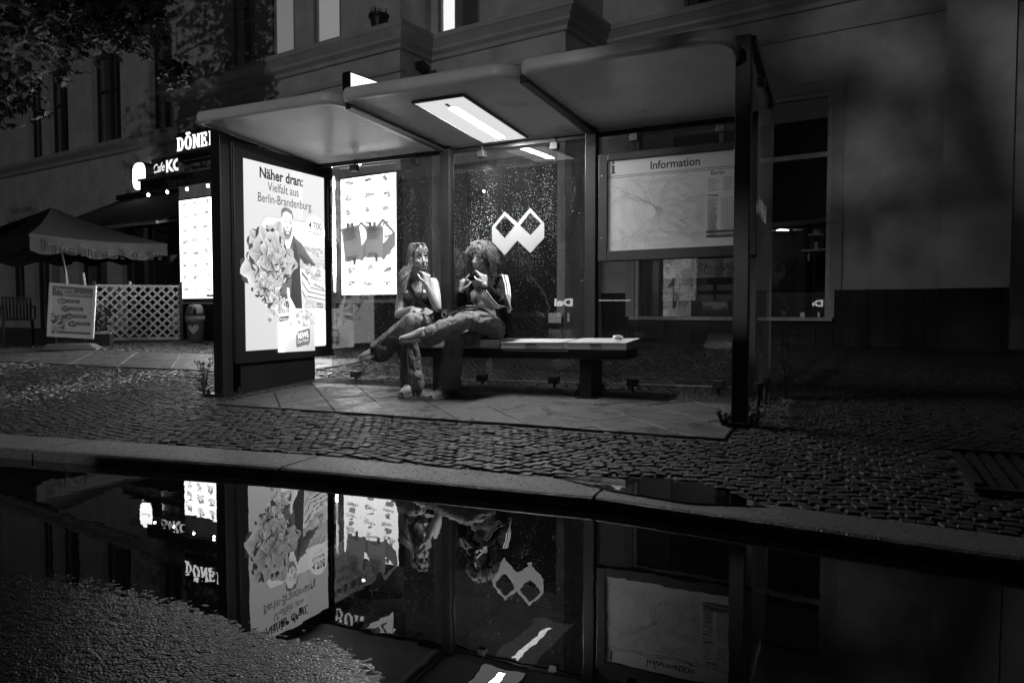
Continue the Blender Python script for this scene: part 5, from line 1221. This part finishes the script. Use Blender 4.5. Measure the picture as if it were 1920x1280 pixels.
# ---------------------------------------------------------------- across the road, behind the camera
lampost = empty('street_lamp', (-4.0, -16.0, 0)); tag(lampost, 'street lamp on a tall post across the road', 'street lamp')
m = MB(); m.tube([(0, 0, 0), (0, 0, 5.2), (0, .4, 5.55), (0, .9, 5.6)], [.07, .05, .04, .04], 10); m.build('pole', M_dark, lampost); m = MB(); m.ell((0, 1.1, 5.56), (.12, .34, .07), None, 14, 8); m.build('head', M_frame, lampost)
ld = bpy.data.lights.new('lamp_light', 'POINT'); lo = bpy.data.objects.new('lamp_light', ld); COL.objects.link(lo); lo.parent = lampost; lo.location = (0, 1.1, 5.35); ld.energy = LAMP_POWER; ld.shadow_soft_size = .16
def van(x, y, label):  # added out of view to keep the street lamp off the near ground
    o = empty('shade_van', (x, y, .1)); tag(o, label, 'van', 'unseen vans added across the road to block lamp light')
    m = MB(); prof = [(-2.6, .35), (-2.6, 2.15), (-2.45, 2.35), (1.3, 2.35), (1.75, 2.2), (2.25, 1.25), (2.75, 1.1), (2.85, .8), (2.85, .35)]
    m.prism([(a, b) for a, b in prof], -.95, .95, lambda a, b, z: (a, z, b)); m.build('body', M_dark, o, bevel=.05)
    for a in (-1.7, 1.9):
        for s in (-1, 1): m = MB(); m.lathe([(.1, -.11), (.33, -.11), (.34, 0), (.33, .11), (.1, .11)], n=18); w = m.build('wheel', M_rubber, o); w.rotation_euler[0] = R(90); w.location = (a, s * .86, .25)
    m = MB(); m.add([(1.68, -.8, 2.16), (2.22, -.85, 1.3), (2.22, .85, 1.3), (1.68, .8, 2.16)], [(0, 1, 2, 3)]); m.v = [(a + .03, b, c + .02) for a, b, c in m.v]; m.build('windscreen', M_pane, o)
    for s in (-1, 1): m = MB(); m.add([(1.5, s * .956, 2.0), (1.75, s * .956, 1.95), (2.05, s * .956, 1.35), (1.0, s * .956, 1.35), (1.0, s * .956, 2.0)], [(0, 1, 2, 3, 4)]); m.build('side_window', M_pane, o); m = MB(); m.box(2.84, 2.87, s * .6 - .12, s * .6 + .12, .75, .9); m.build('headlight', M_alu, o)
van(-1.4, -3.2, 'dark unseen van added across the road to block lamp light, opposite the shelter'); van(5.0, -3.2, 'dark unseen van added across the road to block lamp light, beside the maple'); van(-11.6, -3.2, 'dark unseen van added across the road to block lamp light, nearest the cafe')
opp = empty('opposite_building', (0, -19, 0)); tag(opp, 'dark building across the road with a neon sign and a lit window', 'building')
boxp('wall', opp, M_dark, (-30, 20, -.4, 0, 0, 14)); boxp('lit_window', opp, emit('window_glow', .8), (-12.3, -11.7, .01, .03, .3, .75), (-11.4, -11.3, .01, .03, .35, .75)); boxp('light_strip', opp, emit('strip_glow', 3.0), (-10.1, -7.6, .05, .07, 1.27, 1.31), (-3, 0, .05, .07, 1.05, 1.08))
vs, fs = text2d('Del', 0, .045); m = MB(); m.v = [(-10.7 - v[0] * .62, .10 + v[2], 1.06 + v[1] * .45) for v in vs]; m.f = list(fs); m.m = [0] * len(fs)
m.v = [(v[0] - .4, v[1], v[2]) for v in m.v]; m.build('neon_lettering', emit('neon_glow', 3.0), opp)
# ---------------------------------------------------------------- people
def V(*a): return Vector(a)
class Face:
    """Head-local frame: x to the person's right, y forward, z up."""
    def __init__(s, c, fwd, pitch=0., roll=0.):
        f = Vector(fwd).normalized(); r = f.cross(Vector((0, 0, 1))).normalized(); u = r.cross(f)
        M = Matrix((r, f, u)).transposed() @ Matrix.Rotation(-pitch, 3, 'X') @ Matrix.Rotation(roll, 3, 'Y')
        s.M = M; s.c = Vector(c)
    def __call__(s, x, y, z): return s.c + s.M @ Vector((x, y, z))
def head(m, F):
    e = lambda x, y, z, r: m.ell(F(x, y, z), r, F.M, 18, 12)
    e(0, -.012, .040, (.074, .092, .086)); e(0, .018, -.025, (.060, .070, .082)); e(0, .055, -.088, (.026, .024, .022))
    for s in (-1, 1):
        e(s * .036, .052, -.022, (.026, .026, .026)); e(s * .045, .02, -.062, (.022, .036, .026)); e(s * .0765, -.012, -.002, (.011, .020, .031)); e(s * .031, .070, .010, (.0145, .0105, .0095)); m.capsule(F(s * .012, .082, .036), F(s * .046, .070, .030), .0075, .006)
        e(s * .010, .097, -.029, (.0085, .009, .007))
    m.capsule(F(0, .082, .022), F(0, .106, -.022), .0075, .0105); m.capsule(F(-.017, .083, -.052), F(.017, .083, -.052), .0085); m.capsule(F(-.013, .082, -.065), F(.013, .082, -.065), .009); e(0, .05, .065, (.055, .028, .03))
def face_parts(F, P, smile=.004):
    for s in (-1, 1):
        m = MB(); m.tube([F(s * (.017 + .029 * t), .0815 - .010 * t * t - .0012 * abs(t - .5), .0065 - .006 * math.sin(math.pi * t)) for t in [k / 6 for k in range(7)]], [.0012, .002, .0026, .0028, .0026, .0024, .0012], 5); m.build('eyelashes', M_lash, P)
        m = MB(); m.tube([F(s * (.013 + .036 * t), .0895 - .016 * t * t, .032 + .007 * math.sin(math.pi * t * .8)) for t in [k / 5 for k in range(6)]], [.003, .0038, .004, .0036, .003, .0014], 5); m.build('eyebrow', M_hair1b, P)
    m = MB(); m.tube([F(.024 * t, .0915 - .012 * t * t, -.0575 + smile * t * t) for t in [-1, -.6, -.2, .2, .6, 1]], [.001, .0028, .0032, .0032, .0028, .001], 5); m.build('mouth_line', M_lash, P)
    m = MB(); m.tube([F(.021 * t, .0905 - .011 * t * t, -.052 + smile * t * t) for t in [-1, -.5, 0, .5, 1]], [.002, .0045, .005, .0045, .002], 6); m.tube([F(.019 * t, .0895 - .011 * t * t, -.0645 + smile * t * t) for t in [-1, -.5, 0, .5, 1]], [.002, .0055, .006, .0055, .002], 6); m.build('lips', M_lips, P, smooth=True)
def hand(m, w, d, n, side, curl, spread=.10, thumb=.6, lens=(.074, .082, .077, .060)):
    """w wrist, d pointing direction, n palm normal; fingers bend towards n. side=+1: thumb on +(d x n)."""
    d = Vector(d).normalized(); n = Vector(n); n = (n - d * n.dot(d)).normalized(); s = d.cross(n) * side; w = Vector(w)
    for k in range(4): m.capsule(w + s * (.012 - .008 * k), w + d * .080 + s * (.030 - .020 * k), .016, .0125)
    for k in range(4):
        c = curl[k] if isinstance(curl, (list, tuple)) else curl; p = w + d * .080 + s * (.033 - .022 * k); a = .15 * c; dd = (d + s * spread * (1.5 - k) * .5).normalized(); L = lens[k]
        for q, (fr, r0, r1) in enumerate(((.45, .0088, .0084), (.30, .0084, .0079), (.25, .0079, .0068))):
            a += c * (.55, .75, .55)[q]; e = p + (dd * math.cos(a) + n * math.sin(a)) * L * fr; m.capsule(p, e, r0, r1, 10); p = e
    p = w + d * .022 + s * .026; td = (d * .55 + s * .75 + n * .35).normalized(); q = p + td * .040; m.capsule(p, q, .0145, .0115, 10); e = q + (d * .8 + s * (.45 - thumb * .6) + n * thumb).normalized() * .032; m.capsule(q, e, .0112, .0095, 10); e2 = e + (d * .8 - s * .25 * thumb + n * thumb).normalized() * .024; m.capsule(e, e2, .0095, .008, 10)
def folds(scale, amp, stretch=(1, 1, 1)):
    def f(co, n):
        v = (co.x * scale * stretch[0], co.y * scale * stretch[1], co.z * scale * stretch[2]); a = noise.noise(v); b = noise.noise((v[0] * 2.3 + 4, v[1] * 2.3, v[2] * 2.3))
        return amp * (.75 * b + .35 * a - 1.15 * max(0.0, 1 - abs(a) * 5.0))
    return f
def rough(o, fn):
    me = o.data; nr = [v.normal.copy() for v in me.vertices]
    for v, n in zip(me.vertices, nr):
        v.co = v.co + n * fn(v.co, n)
        hem = .205 + .012 * math.sin(v.co.x * 60) - .02 * (v.co.y > 5.52)
        if v.co.z < hem: v.co.z = hem - (hem - v.co.z) * .06
    me.update()
def shoe(P, heel, toe, up, col=M_shoe):
    heel, toe, up = Vector(heel), Vector(toe), Vector(up).normalized(); d = (toe - heel).normalized(); up = (up - d * up.dot(d)).normalized(); s = d.cross(up); L = (toe - heel).length; heel = heel - d * .035; L += .05
    sec = [(0, .012, .050), (.03, .026, .070), (.10, .033, .086), (.22, .035, .094), (.34, .036, .092), (.46, .040, .078), (.58, .044, .064), (.72, .046, .053), (.85, .042, .045), (.95, .034, .040), (1.0, .020, .028)]
    m = MB(); n = 14
    for t, w, h in sec:
        for k in range(n):
            a = math.pi * k / (n - 1); c_, s_ = math.cos(a), math.sin(a); m.v.append(tuple(heel + d * L * t + s * w * math.copysign(abs(c_) ** .7, c_) + up * (h * max(0.0, s_) ** .75 + .001)))
    N = len(sec); m.f = [(i * n + k, i * n + k + 1, (i + 1) * n + k + 1, (i + 1) * n + k) for i in range(N - 1) for k in range(n - 1)] + [tuple(range(n)), tuple((N - 1) * n + k for k in range(n - 1, -1, -1))] + [(i * n, (i + 1) * n, (i + 1) * n + n - 1, i * n + n - 1) for i in range(N - 1)]
    m.m = [0] * len(m.f); o = m.build('shoe', col, P, smooth=True)
    m = MB(); out = [(L * t, w + .004) for t, w, h in sec]; pts = [(x, y) for x, y in out] + [(x, -y) for x, y in reversed(out)]
    m.prism(pts, -.020, .006, lambda x, y, z: tuple(heel + d * x + s * y + up * (z + .02 - .018))); m.build('sole', M_sole, o, bevel=.003)
    m = MB()
    for k in range(5):
        t = .36 + .07 * k; h = .092 - (t - .34) * .13; c = heel + d * L * t + up * h; m.tube([c - s * .024 - up * .010, c + up * .004, c + s * .024 - up * .010], .0045, 5)
    m.build('laces', M_stripe, o)
    m = MB(); m.tube([heel + d * L * .30 + s * .0375 + up * .02, heel + d * L * .40 + s * .030 + up * .065], .005, 5); m.tube([heel + d * L * .42 + s * .0405 + up * .02, heel + d * L * .50 + s * .033 + up * .055], .005, 5); m.build('side_stripe', M_stripe if col is M_track else M_bagb, o); return o
def strands(P, paths, r, mats, name='hair', n=4):
    m = MB()
    for k, p in enumerate(paths):
        m.mi = k % len(mats); N = len(p); m.tube(p, [r * (.7 + .3 * math.sin(math.pi * min(1, i / (N - 1) * 1.2))) * (1 if i < N - 2 else .5) for i in range(N)], n)
    return m.build(name, mats, P, smooth=True)

# ---- woman with the long fair hair
g1 = empty('person', (-3.52, 5.86, .64)); tag(g1, 'fair long-haired woman in dark camisole and wide jeans, hand at her chin', 'person')
I1 = Matrix.Translation((3.52, -5.86, -.64))
def one(o): o.parent = g1; o.matrix_parent_inverse = I1; return o
F1 = Face((-3.565, 5.87, 1.362), (.84, -.54, 0), .07, .05)
m = MB(); head(m, F1)
shR, shL = V(-3.755, 5.93, 1.135), V(-3.435, 5.90, 1.140)
m.capsule(F1(0, -.022, -.05), V(-3.605, 5.95, 1.165), .050, .056); m.chain([shR, V(-3.60, 5.955, 1.150), shL], [.047, .060, .047])
m.ell(V(-3.60, 5.94, 1.07), (.150, .085, .12)); m.ell(V(-3.59, 5.93, .96), (.125, .085, .13)); m.ell(V(-3.555, 5.91, .83), (.135, .095, .12)); m.ell(V(-3.53, 5.89, .73), (.165, .12, .10))
for x in (-3.665, -3.525): m.ell(V(x, 5.865, 1.02), (.062, .055, .062))
elL, wrL = V(-3.285, 5.71, .915), V(-3.345, 5.625, 1.115); elR, wrR = V(-3.735, 5.79, .855), V(-3.47, 5.60, .905)
m.chain([shL, shL.lerp(elL, .5) + V(.008, 0, 0), elL], [.049, .044, .037]); m.chain([elL, elL.lerp(wrL, .35), wrL], [.038, .037, .024])
m.chain([shR, shR.lerp(elR, .5) + V(-.008, 0, 0), elR], [.049, .045, .038]); m.chain([elR, elR.lerp(wrR, .35), wrR], [.039, .038, .025])
hand(m, wrL, (-.02, .10, 1), (-.85, .30, .15), 1, [.9, 1.05, 1.2, 1.35], .14, .6); hand(m, wrR, (.85, -.25, -.18), (.1, .15, -1), -1, [.5, .6, .7, .8], .16, .5)
one(m.build('body', M_skin)); bake(g1.children[0], .0042, 3)
face_parts(F1, g1, .007)
for c in g1.children: c.matrix_parent_inverse = I1
m = MB(); m.ell(V(-3.595, 5.935, 1.015), (.157, .096, .085)); m.ell(V(-3.59, 5.93, .95), (.136, .096, .13)); m.ell(V(-3.555, 5.91, .83), (.147, .107, .12)); m.ell(V(-3.53, 5.89, .73), (.165, .12, .08))
for x in (-3.665, -3.525): m.ell(V(x, 5.862, 1.012), (.068, .061, .062))
o = one(m.build('camisole', M_tank)); bake(o, .007, 4, folds(14, .0035, (1, 1, .5)))
for sx, top in ((-3.70, V(-3.715, 5.90, 1.185)), (-3.50, V(-3.475, 5.885, 1.188))):
    m = MB(); m.tube([V(sx + .01, 5.80, 1.04), V(sx - .002, 5.825, 1.11), top + V(0, -.03, -.01), top + V(0, .02, .012), top + V(0, .07, -.02)], .007, 6); one(m.build('strap', M_tank))
kL, aL = V(-3.37, 5.42, .800), V(-3.640, 5.395, .555); kR, aR = V(-3.42, 5.45, .660), V(-3.425, 5.52, .245)
m = MB(); m.ell(V(-3.53, 5.90, .72), (.172, .135, .105)); m.chain([V(-3.45, 5.86, .74), V(-3.41, 5.64, .795), kL], [.098, .088, .078]); m.chain([kL, kL.lerp(aL, .5), aL + V(-.03, 0, -.015)], [.080, .088, .104])
m.chain([V(-3.61, 5.86, .70), V(-3.52, 5.66, .69), kR], [.098, .090, .078]); m.chain([kR, kR.lerp(aR, .5), aR + V(0, 0, .0)], [.080, .092, .108])
o = one(m.build('jeans', M_denim)); bake(o, .007, 2, folds(10, .010, (1, .8, .45))); rough(o, folds(22, .0035, (1, 1, .7)))
m = MB(); m.tube([kL + V(-.01, -.078, .03), kL.lerp(aL, .5) + V(-.005, -.088, .03), aL + V(-.03, -.092, .01)], .0035, 5); m.tube([kR + V(.03, -.075, -.08), kR.lerp(aR, .5) + V(.03, -.088, 0), aR + V(.03, -.094, 0)], .0035, 5); one(m.build('seam', M_seam))
one(shoe(g1, V(-3.625, 5.40, .535), V(-3.795, 5.29, .475), (-.35, -.2, .9))); one(shoe(g1, V(-3.44, 5.51, .184), V(-3.385, 5.29, .179), (0, 0, 1)))
rnd = random.Random(31); P1 = []
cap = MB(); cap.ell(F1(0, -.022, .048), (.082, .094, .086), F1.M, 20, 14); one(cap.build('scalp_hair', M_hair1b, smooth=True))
for k in range(330):
    th = rnd.uniform(-2.5, 2.5); side = 1 if rnd.random() < .5 else -1
    # from the parting over the skull, gathered behind the ears, then hanging in waves
    a0 = rnd.uniform(-.5, 1.0); x0 = side * rnd.uniform(.002, .03); y0 = .062 - .13 * rnd.random(); pts = []
    ph = rnd.uniform(0, 6.3); fr = rnd.random() < .72
    hx = side * rnd.uniform(.066, .092); hy = rnd.uniform(-.085, -.005) if fr else rnd.uniform(-.11, -.05); ln = rnd.uniform(.20, .36)
    for t in (0, .25, .5, .75, 1.0):
        ang = math.pi / 2 * t; X = x0 + (hx * .98 - x0) * math.sin(ang); Z = .140 * math.cos(ang) - .01 * t; Y = y0 + (hy - y0) * t; d = Vector((X / .084, (Y + .022) / .098, (Z - .045) / .092)); L = d.length
        if L < 1.02: X *= 1.03 / L; Y = (Y + .022) * 1.03 / L - .022; Z = (Z - .045) * 1.03 / L + .045
        pts.append(F1(X + rnd.gauss(0, .002), Y, Z))
    p = pts[-1]; out = (F1.M @ Vector((side * .05, -.2, 0)))
    front = rnd.random() < (.75 if side > 0 else .35)
    for q in range(1, 9):
        t = q / 8; b = Vector((.010 * math.sin(ph + t * 9), .010 * math.cos(ph + t * 8), 0)) * (1 + t); tgt = Vector((-.03, -.075, 0)) * sstep(.15, .7, t) if front else out * .3 * t
        pts.append(p + Vector((0, 0, -ln * t)) + b + tgt + Vector((rnd.gauss(0, .003), 0, 0)))
    P1.append(pts)
for k in range(26):
    x = rnd.uniform(-.05, .055); s = 1 if x > 0 else -1; P1.append([F1(x * .3, .060, .122), F1(x * .7, .088, .098), F1(x, .098, .066), F1(x + s * rnd.uniform(.002, .014), .098 - abs(x) * .2, rnd.uniform(.03, .05))])
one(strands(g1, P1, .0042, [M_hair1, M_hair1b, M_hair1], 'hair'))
bag1 = empty('crossbody_bag', (-3.36, 5.77, .73)); tag(bag1, 'black crossbody bag at the side of the fair haired woman', 'handbag')
IB1 = Matrix.Translation((3.36, -5.77, -.73))
def b1(o): o.parent = bag1; o.matrix_parent_inverse = IB1; return o
m = MB(); m.box(-3.345, -3.225, 5.74, 5.84, .72, .90); b1(m.build('pouch', M_bagb, bevel=.02))
m = MB(); sp = [V(-3.705, 5.95, 1.185), V(-3.68, 5.87, 1.165), V(-3.63, 5.825, 1.10), V(-3.565, 5.793, 1.02), V(-3.49, 5.805, .94), V(-3.40, 5.80, .88), V(-3.30, 5.78, .86)]
for a, b in zip(sp, sp[1:]): m.bar(a, b + (b - a) * .06, .008, .034, (.6, 0, .8))
b1(m.build('strap', M_bagb))
ph_ = empty('phone', (-3.30, 5.545, .885)); ph_.rotation_euler = (.5, .35, -.35); tag(ph_, 'small pale phone held in the lap of the fair haired woman', 'phone')
m = MB(); m.box(-.045, .065, -.035, .035, -.005, .005); m.build('case', M_frame, ph_, bevel=.004); m = MB(); m.box(-.035, -.01, -.025, 0, .0055, .008); m.build('lens', M_black, ph_)

# ---- curly haired woman in the track jacket
g2 = empty('person', (-2.86, 5.86, .64)); tag(g2, 'curly haired woman in black jacket with three white sleeve stripes and crossed legs', 'person')
I2 = Matrix.Translation((2.86, -5.86, -.64))
def two(o): o.parent = g2; o.matrix_parent_inverse = I2; return o
F2 = Face((-2.905, 5.82, 1.338), (-.22, -1.0, 0), .13, -.10)
m = MB(); head(m, F2)
sR, sL = V(-3.075, 5.90, 1.128), V(-2.760, 5.905, 1.140)
m.capsule(F2(0, -.022, -.05), V(-2.915, 5.945, 1.165), .048, .055); m.chain([sR, V(-2.915, 5.95, 1.15), sL], [.046, .058, .046]); m.ell(V(-2.92, 5.94, 1.06), (.14, .08, .12)); m.ell(V(-2.915, 5.93, .94), (.118, .082, .13)); m.ell(V(-2.88, 5.91, .82), (.128, .09, .12)); m.ell(V(-2.86, 5.89, .73), (.16, .12, .10))
for x in (-2.98, -2.85): m.ell(V(x, 5.868, 1.02), (.056, .05, .056))
eL, wL = V(-2.665, 5.75, .925), V(-2.785, 5.632, 1.105); eR, wR = V(-3.05, 5.72, .93), V(-2.985, 5.60, 1.055)
m.chain([sL, eL], [.045, .036]); m.chain([eL, wL], [.036, .024]); m.chain([sR, eR], [.045, .036]); m.chain([eR, wR], [.036, .024])
hand(m, wL, (-.24, .20, .95), (-.85, .45, -.1), 1, [.55, .9, 1.1, 1.3], .14, .7); hand(m, wR, (.22, -.02, 1), (.55, .75, 0), -1, [.25, 1.35, 1.5, 1.6], .12, .5)
two(m.build('body', M_skin)); bake(g2.children[0], .0042, 3)
face_parts(F2, g2, .001)
m = MB(); m.ell(V(-2.92, 5.935, 1.02), (.146, .092, .10)); m.ell(V(-2.915, 5.93, .95), (.128, .094, .075))
for x in (-2.98, -2.85): m.ell(V(x, 5.862, 1.012), (.064, .058, .066))
o = two(m.build('light_top', M_crop)); bake(o, .007, 4, folds(16, .003, (1, 1, .5)))
m = MB()
for s, S in ((-1, sR), (1, sL)):
    x = S.x; m.chain([S + V(s * .012, 0, .004), V(x + s * .005, 5.93, 1.0), V(x - s * .0 + .02, 5.91, .84), V(x + .03, 5.92, .72)], [.062, .070, .072, .075])
    m.chain([S + V(-s * .06, .02, .03), V(x - s * .05, 5.955, 1.0), V(x - s * .03, 5.97, .75)], [.048, .060, .062])
m.ell(V(-2.905, 5.985, .95), (.15, .06, .25))
m.chain([sL + V(.01, 0, 0), sL.lerp(eL, .5) + V(.012, -.005, 0), eL + V(.006, 0, -.006)], [.066, .062, .056]); m.chain([eL + V(.006, 0, -.006), eL.lerp(wL, .5), eL.lerp(wL, .88)], [.056, .050, .036])
m.chain([sR, sR.lerp(eR, .5), eR], [.066, .061, .056]); m.chain([eR, eR.lerp(wR, .5), eR.lerp(wR, .88)], [.056, .050, .037])
m.chain([V(-2.985, 5.93, 1.175), V(-2.915, 5.985, 1.19), V(-2.845, 5.93, 1.175)], [.026, .030, .026])
o = two(m.build('jacket', M_track)); bake(o, .0075, 4, folds(11, .008, (1, 1, .7)))
def side_of(p, q, out): return out
for off in (-1, 0, 1):
    m = MB(); pts = []
    axis = [(sL + V(-.075, .015, .040), .050), (sL + V(-.03, .005, .01), .062), (sL + V(.014, 0, 0), .070), (sL.lerp(eL, .35) + V(.016, -.004, 0), .067), (sL.lerp(eL, .7) + V(.014, -.004, 0), .064), (eL + V(.010, 0, -.008), .062), (eL.lerp(wL, .22) + V(.004, -.004, -.006), .060), (eL.lerp(wL, .5), .055), (eL.lerp(wL, .72), .046), (eL.lerp(wL, .86), .040)]
    outs = [V(0, -.55, .85), V(.25, -.55, .8), V(.75, -.55, .35), V(.85, -.55, .1), V(.85, -.55, -.05), V(.55, -.6, -.55), V(.0, -.75, -.65), V(-.25, -.8, -.55), V(-.35, -.8, -.5), V(-.4, -.8, -.45)]
    for i, ((p, r), o_) in enumerate(zip(axis, outs)):
        a = axis[max(0, i - 1)][0]; b = axis[min(len(axis) - 1, i + 1)][0]; d = (b - a).normalized(); n_ = (o_ - d * o_.dot(d)).normalized(); t = d.cross(n_); an = off * .022 / r; n2 = n_ * math.cos(an) + t * math.sin(an); pts.append((p + n2 * (r + .004), n2, d.cross(n2)))
    V0 = []; w = .0040
    fine = []
    for i in range(len(pts) - 1):
        for k in range(4): t = k / 4; fine.append(tuple(a.lerp(b, t) for a, b in zip(pts[i], pts[i + 1])))
    fine.append(pts[-1])
    for p, n2, t in fine: V0 += [p - t * w - n2 * .006, p - t * w + n2 * .002, p + t * w + n2 * .002, p + t * w - n2 * .006]
    m.add(V0, [(4 * i + a, 4 * i + (a + 1) % 4, 4 * i + 4 + (a + 1) % 4, 4 * i + 4 + a) for i in range(len(fine) - 1) for a in range(4)])
    two(m.build('sleeve_stripe', M_stripe))
KL, AL = V(-2.845, 5.43, .810), V(-3.165, 5.385, .680); KR, AR = V(-2.975, 5.45, .645), V(-3.060, 5.52, .265)
m = MB(); m.ell(V(-2.86, 5.90, .72), (.170, .135, .105)); m.chain([V(-2.79, 5.87, .735), V(-2.80, 5.64, .79), KL], [.105, .096, .080]); m.chain([KL, KL.lerp(AL, .5) + V(0, 0, .005), AL], [.082, .082, .092])
m.chain([V(-2.94, 5.86, .70), V(-2.95, 5.66, .68), KR], [.10, .090, .078]); m.chain([KR, KR.lerp(AR, .5), AR + V(0, 0, .0)], [.080, .090, .104])
o = two(m.build('jeans', M_denim2)); bake(o, .007, 2, folds(10, .0095, (.6, .7, .7))); rough(o, folds(22, .0035, (.8, 1, .8)))
m = MB(); m.tube([V(-2.70, 5.80, .70), V(-2.72, 5.68, .78), V(-2.76, 5.56, .85)], .0035, 5); m.tube([KL + V(-.03, -.08, .0), KL.lerp(AL, .5) + V(0, -.08, -.01), AL + V(0, -.083, -.01)], .0035, 5); m.tube([KR + V(-.01, -.08, -.06), KR.lerp(AR, .5) + V(-.01, -.088, 0), AR + V(-.01, -.093, 0)], .0035, 5); two(m.build('seam', M_seam))
two(shoe(g2, V(-3.175, 5.385, .665), V(-3.375, 5.27, .640), (-.2, -.35, .9))); two(shoe(g2, V(-3.07, 5.51, .182), V(-3.09, 5.28, .172), (0, 0, 1)))
m = MB(); m.lathe([(.0108, -.002), (.0118, 0), (.0108, .002)], tuple(wR + V(.02, -.0, .10)), 10); two(m.build('ring', M_alu))
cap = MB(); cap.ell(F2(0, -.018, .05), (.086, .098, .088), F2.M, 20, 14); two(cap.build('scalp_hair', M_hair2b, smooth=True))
rnd = random.Random(77); P2 = []
for k in range(420):
    while True:
        d = Vector((rnd.gauss(0, 1), rnd.gauss(0, 1), rnd.gauss(0, 1))).normalized()
        if d.z > -.35 and not (d.y > .35 and d.z < .42): break
    root = Vector((d.x * .082, -.018 + d.y * .095, .05 + d.z * .088)); ln = rnd.uniform(.06, .12) if d.y > .3 and d.z > .3 else rnd.uniform(.14, .30)
    rad = rnd.uniform(.005, .011); turns = rnd.uniform(2.0, 4.5) * ln / .15; ph = rnd.uniform(0, 6.3); N = int(10 + ln * 110); pts = []; hd = Vector((d.x, d.y, 0))
    hd = hd.normalized() if hd.length > .1 else Vector((rnd.uniform(-1, 1), -1, 0)).normalized()
    if hd.y > .55: hd = Vector((math.copysign(.8, hd.x + rnd.gauss(0, .3)), .55, 0)).normalized()
    reach = rnd.uniform(.035, .065)
    for i in range(N):
        t = i / (N - 1); drop = ln * max(0, t - .12); outw = reach * (1 - math.exp(-t * 4)); base = root + d * .012 * min(1, t * 6) + hd * outw - Vector((0, 0, drop)); base.z += .016 * math.sin(min(1, t * 3) * math.pi) * max(0, d.z)
        an = ph + 2 * math.pi * turns * t; rr = rad * min(1, t * 5); pts.append(F2(base.x + rr * math.cos(an), base.y + rr * math.sin(an), base.z + rr * .5 * math.sin(an * 1.0 + 1)))
    P2.append(pts)
two(strands(g2, P2, .0030, [M_hair2, M_hair2b, M_hair2], 'curls', 3))
bag2 = empty('shoulder_bag', (-2.98, 5.62, .84)); tag(bag2, 'small black bag with strap and ring lying in the lap of the curly haired woman', 'handbag')
IB2 = Matrix.Translation((2.98, -5.62, -.84))
def b2(o): o.parent = bag2; o.matrix_parent_inverse = IB2; return o
m = MB(); m.chain([V(-3.09, 5.60, .835), V(-2.98, 5.60, .86), V(-2.87, 5.64, .885)], [.040, .046, .042]); o = b2(m.build('pouch', M_bagb)); bake(o, .007, 3, folds(20, .006))
m = MB(); m.tube([V(-2.88, 5.62, .92), V(-2.82, 5.70, .89), V(-2.75, 5.77, .82), V(-2.705, 5.82, .76)], [.014, .016, .016, .014], 6); m.tube([V(-3.0, 5.57, .90), V(-2.92, 5.56, .925), V(-2.85, 5.60, .925)], .010, 6); b2(m.build('strap', M_bagb))
m = MB(); m.tube([V(-3.145 + .024 * math.cos(a), 5.585, .855 + .024 * math.sin(a)) for a in [2 * math.pi * k / 16 for k in range(17)]], .0035, 5, False); b2(m.build('ring', M_alu)); m = MB(); m.box(-3.085, -3.06, 5.553, 5.556, .82, .85); b2(m.build('tag', M_white))
